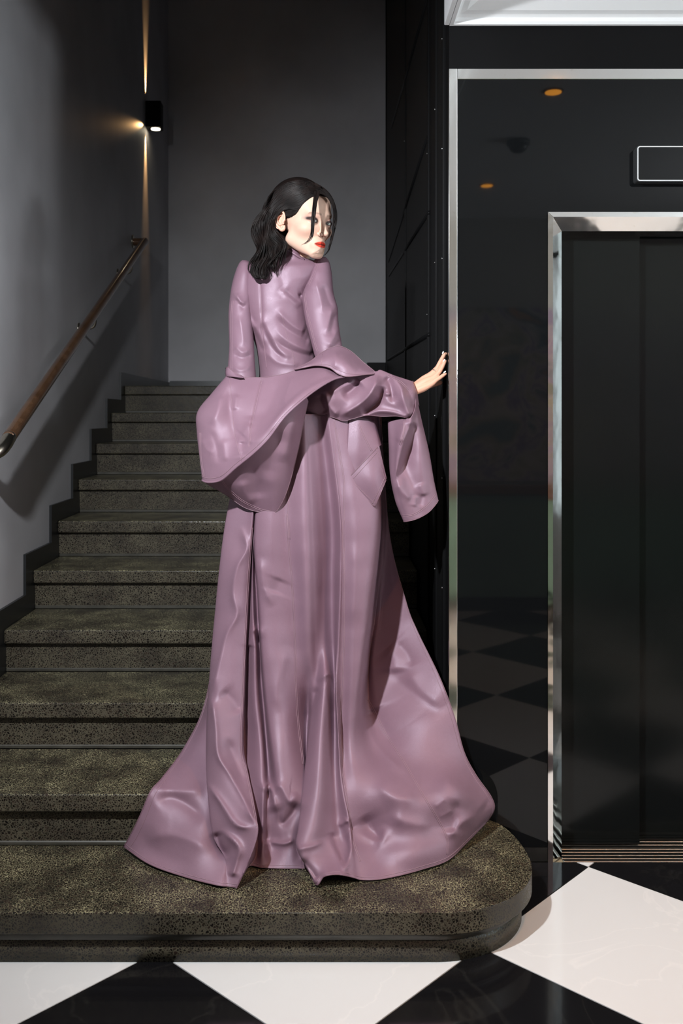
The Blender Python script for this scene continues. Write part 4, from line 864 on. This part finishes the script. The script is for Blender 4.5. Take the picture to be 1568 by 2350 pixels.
def strands(fams, name):
    g = G()
    for f in fams:
        ga, gb = np.array(f['a'], float), np.array(f['b'], float); n = f['n']; m = f.get('m', 26)
        pa, pb = resample(ga, m), resample(gb, m)
        for i in range(n):
            u = RNG.uniform(0, 1); ph = RNG.uniform(0, 6.28); cl = round(u*f.get('cl', 9))/f.get('cl', 9); uu = u*.6+cl*.4
            L = RNG.uniform(f.get('lmin', .75), 1); s = np.linspace(0, 1, m)*L; idx = s*(m-1)
            q = np.stack([np.interp(idx, np.arange(m), (pa*(1-uu)+pb*uu)[:, k_]) for k_ in range(3)], 1)
            wv = f.get('wave', 0); phc = cl*9; fr = f.get('freq', 2.2)
            q[:, 0] += wv*np.sin(s*fr*6.28+phc)*s+RNG.normal(0, f.get('j', .8)); q[:, 1] += .5*wv*np.cos(s*fr*6.28+phc)*s+RNG.normal(0, f.get('j', .8))
            q[:, 2] += f.get('dw', .006)*np.sin(s*fr*6.28+phc+1.3)*s+RNG.uniform(-1, 1)*f.get('dj', .004)
            W = []
            for k_ in range(m):
                w_ = np.array(P3(*q[k_]))
                if f.get('stick', 0) and s[k_] < f.get('srel', 9):
                    h = project(hb, q[k_, 0], q[k_, 1], .0015+.004*RNG.uniform(0, 1)*.5+f.get('lift', 0))
                    if h is not None: ws = np.clip((f.get('srel', 9)-s[k_])/.15, 0, 1) if f.get('srel') else 1; w_ = h*ws+w_*(1-ws)
                W.append(w_)
            W = np.array(W); 
            for _ in range(3): W[1:-1] = (W[:-2]+2*W[1:-1]+W[2:])/4
            r0 = f.get('r', .0011)*RNG.uniform(.7, 1.3); rr = r0*np.minimum(1, (1-np.linspace(0, 1, m))*3+.15)
            g.add(*tube_geo(W, rr, 4, cap=False))
    o = g.make(name, HAIRM, ME); return o
HF = [
 dict(a=[(724,450,3.05),(704,462,3.05),(684,480,3.06),(662,487,3.07),(648,480,3.08),(636,494,3.09)], b=[(723,455,3.05),(704,474,3.05),(686,495,3.06),(670,506,3.06),(655,496,3.07),(645,488,3.08)], n=130, stick=1, wave=.3, dj=.001, r=.0010, cl=9, j=.4, lmin=.85),
 dict(a=[(738,430,3.05),(706,414,3.05),(664,417,3.06),(630,436,3.08),(609,465,3.1),(600,500,3.12),(597,545,3.13)], b=[(726,448,3.05),(706,466,3.05),(684,482,3.05),(658,478,3.06),(641,485,3.08),(630,508,3.09),(632,560,3.10)], n=520, stick=1, wave=1.0, dj=.002, r=.0011, cl=14, j=.6),
 dict(a=[(700,417,3.05),(657,423,3.06),(625,449,3.09),(603,482,3.12),(585,510,3.12),(581,540,3.11),(588,572,3.10),(578,598,3.09),(572,618,3.085),(588,634,3.08),(600,640,3.075)], b=[(716,450,3.05),(690,470,3.05),(658,478,3.06),(637,494,3.08),(632,525,3.10),(648,552,3.09),(664,568,3.09),(655,592,3.085),(640,610,3.08),(630,626,3.075)], n=760, wave=6.5, freq=3.1, dw=.014, dj=.014, r=.0012, cl=13, lmin=.70, j=1.3, m=44, stick=1, srel=.42),
 dict(a=[(600,560,3.11),(590,590,3.09),(577,610,3.08),(574,626,3.075),(586,638,3.072),(600,636,3.072),(602,624,3.075),(594,616,3.08)], b=[(625,560,3.10),(618,590,3.09),(606,610,3.08),(602,630,3.072),(608,642,3.07),(616,634,3.072),(617,620,3.074),(612,612,3.078)], n=130, wave=.8, dj=.005, r=.0010, cl=4, lmin=.8, m=32),
 dict(a=[(630,560,3.10),(622,590,3.085),(620,606,3.078),(628,622,3.072),(631,628,3.07)], b=[(645,560,3.09),(640,585,3.08),(634,602,3.075),(632,618,3.07),(629,630,3.07)], n=80, wave=1.5, dj=.004, r=.0010, cl=3),
 dict(a=[(722,420,3.06),(746,434,3.07),(763,456,3.09),(771,482,3.11),(772,505,3.12),(767,538,3.125),(757,565,3.13),(750,580,3.13)], b=[(727,444,3.05),(742,445,3.06),(755,456,3.075),(764,474,3.09),(767,498,3.11),(764,520,3.12),(760,545,3.125),(757,560,3.13)], n=210, wave=1.0, dj=.004, r=.0009, cl=5, lmin=.45, j=.7),
 dict(a=[(765,520,3.11),(762,545,3.11),(755,570,3.10),(748,583,3.095),(740,589,3.09)], b=[(767,520,3.11),(764,545,3.11),(757,570,3.10),(750,582,3.095),(741,588,3.09)], n=14, wave=.6, dj=.003, r=.0006, cl=2, lmin=.9, j=.5),
 dict(a=[(722,440,3.035),(719,465,3.015),(717,487,3.0),(714,515,2.995),(714,535,2.995),(706,553,3.0),(692,561,3.01)], b=[(734,440,3.035),(727,465,3.015),(724,487,3.0),(721,515,2.995),(719,540,2.995),(710,556,3.0),(690,563,3.01)], n=90, wave=.5, dj=.0015, r=.0009, cl=3, lmin=.55, j=.4, m=30),
]
tag(strands(HF, 'hair_strands'), 'loose wavy locks, one strand falling across the face')['kind'] = 'stuff'
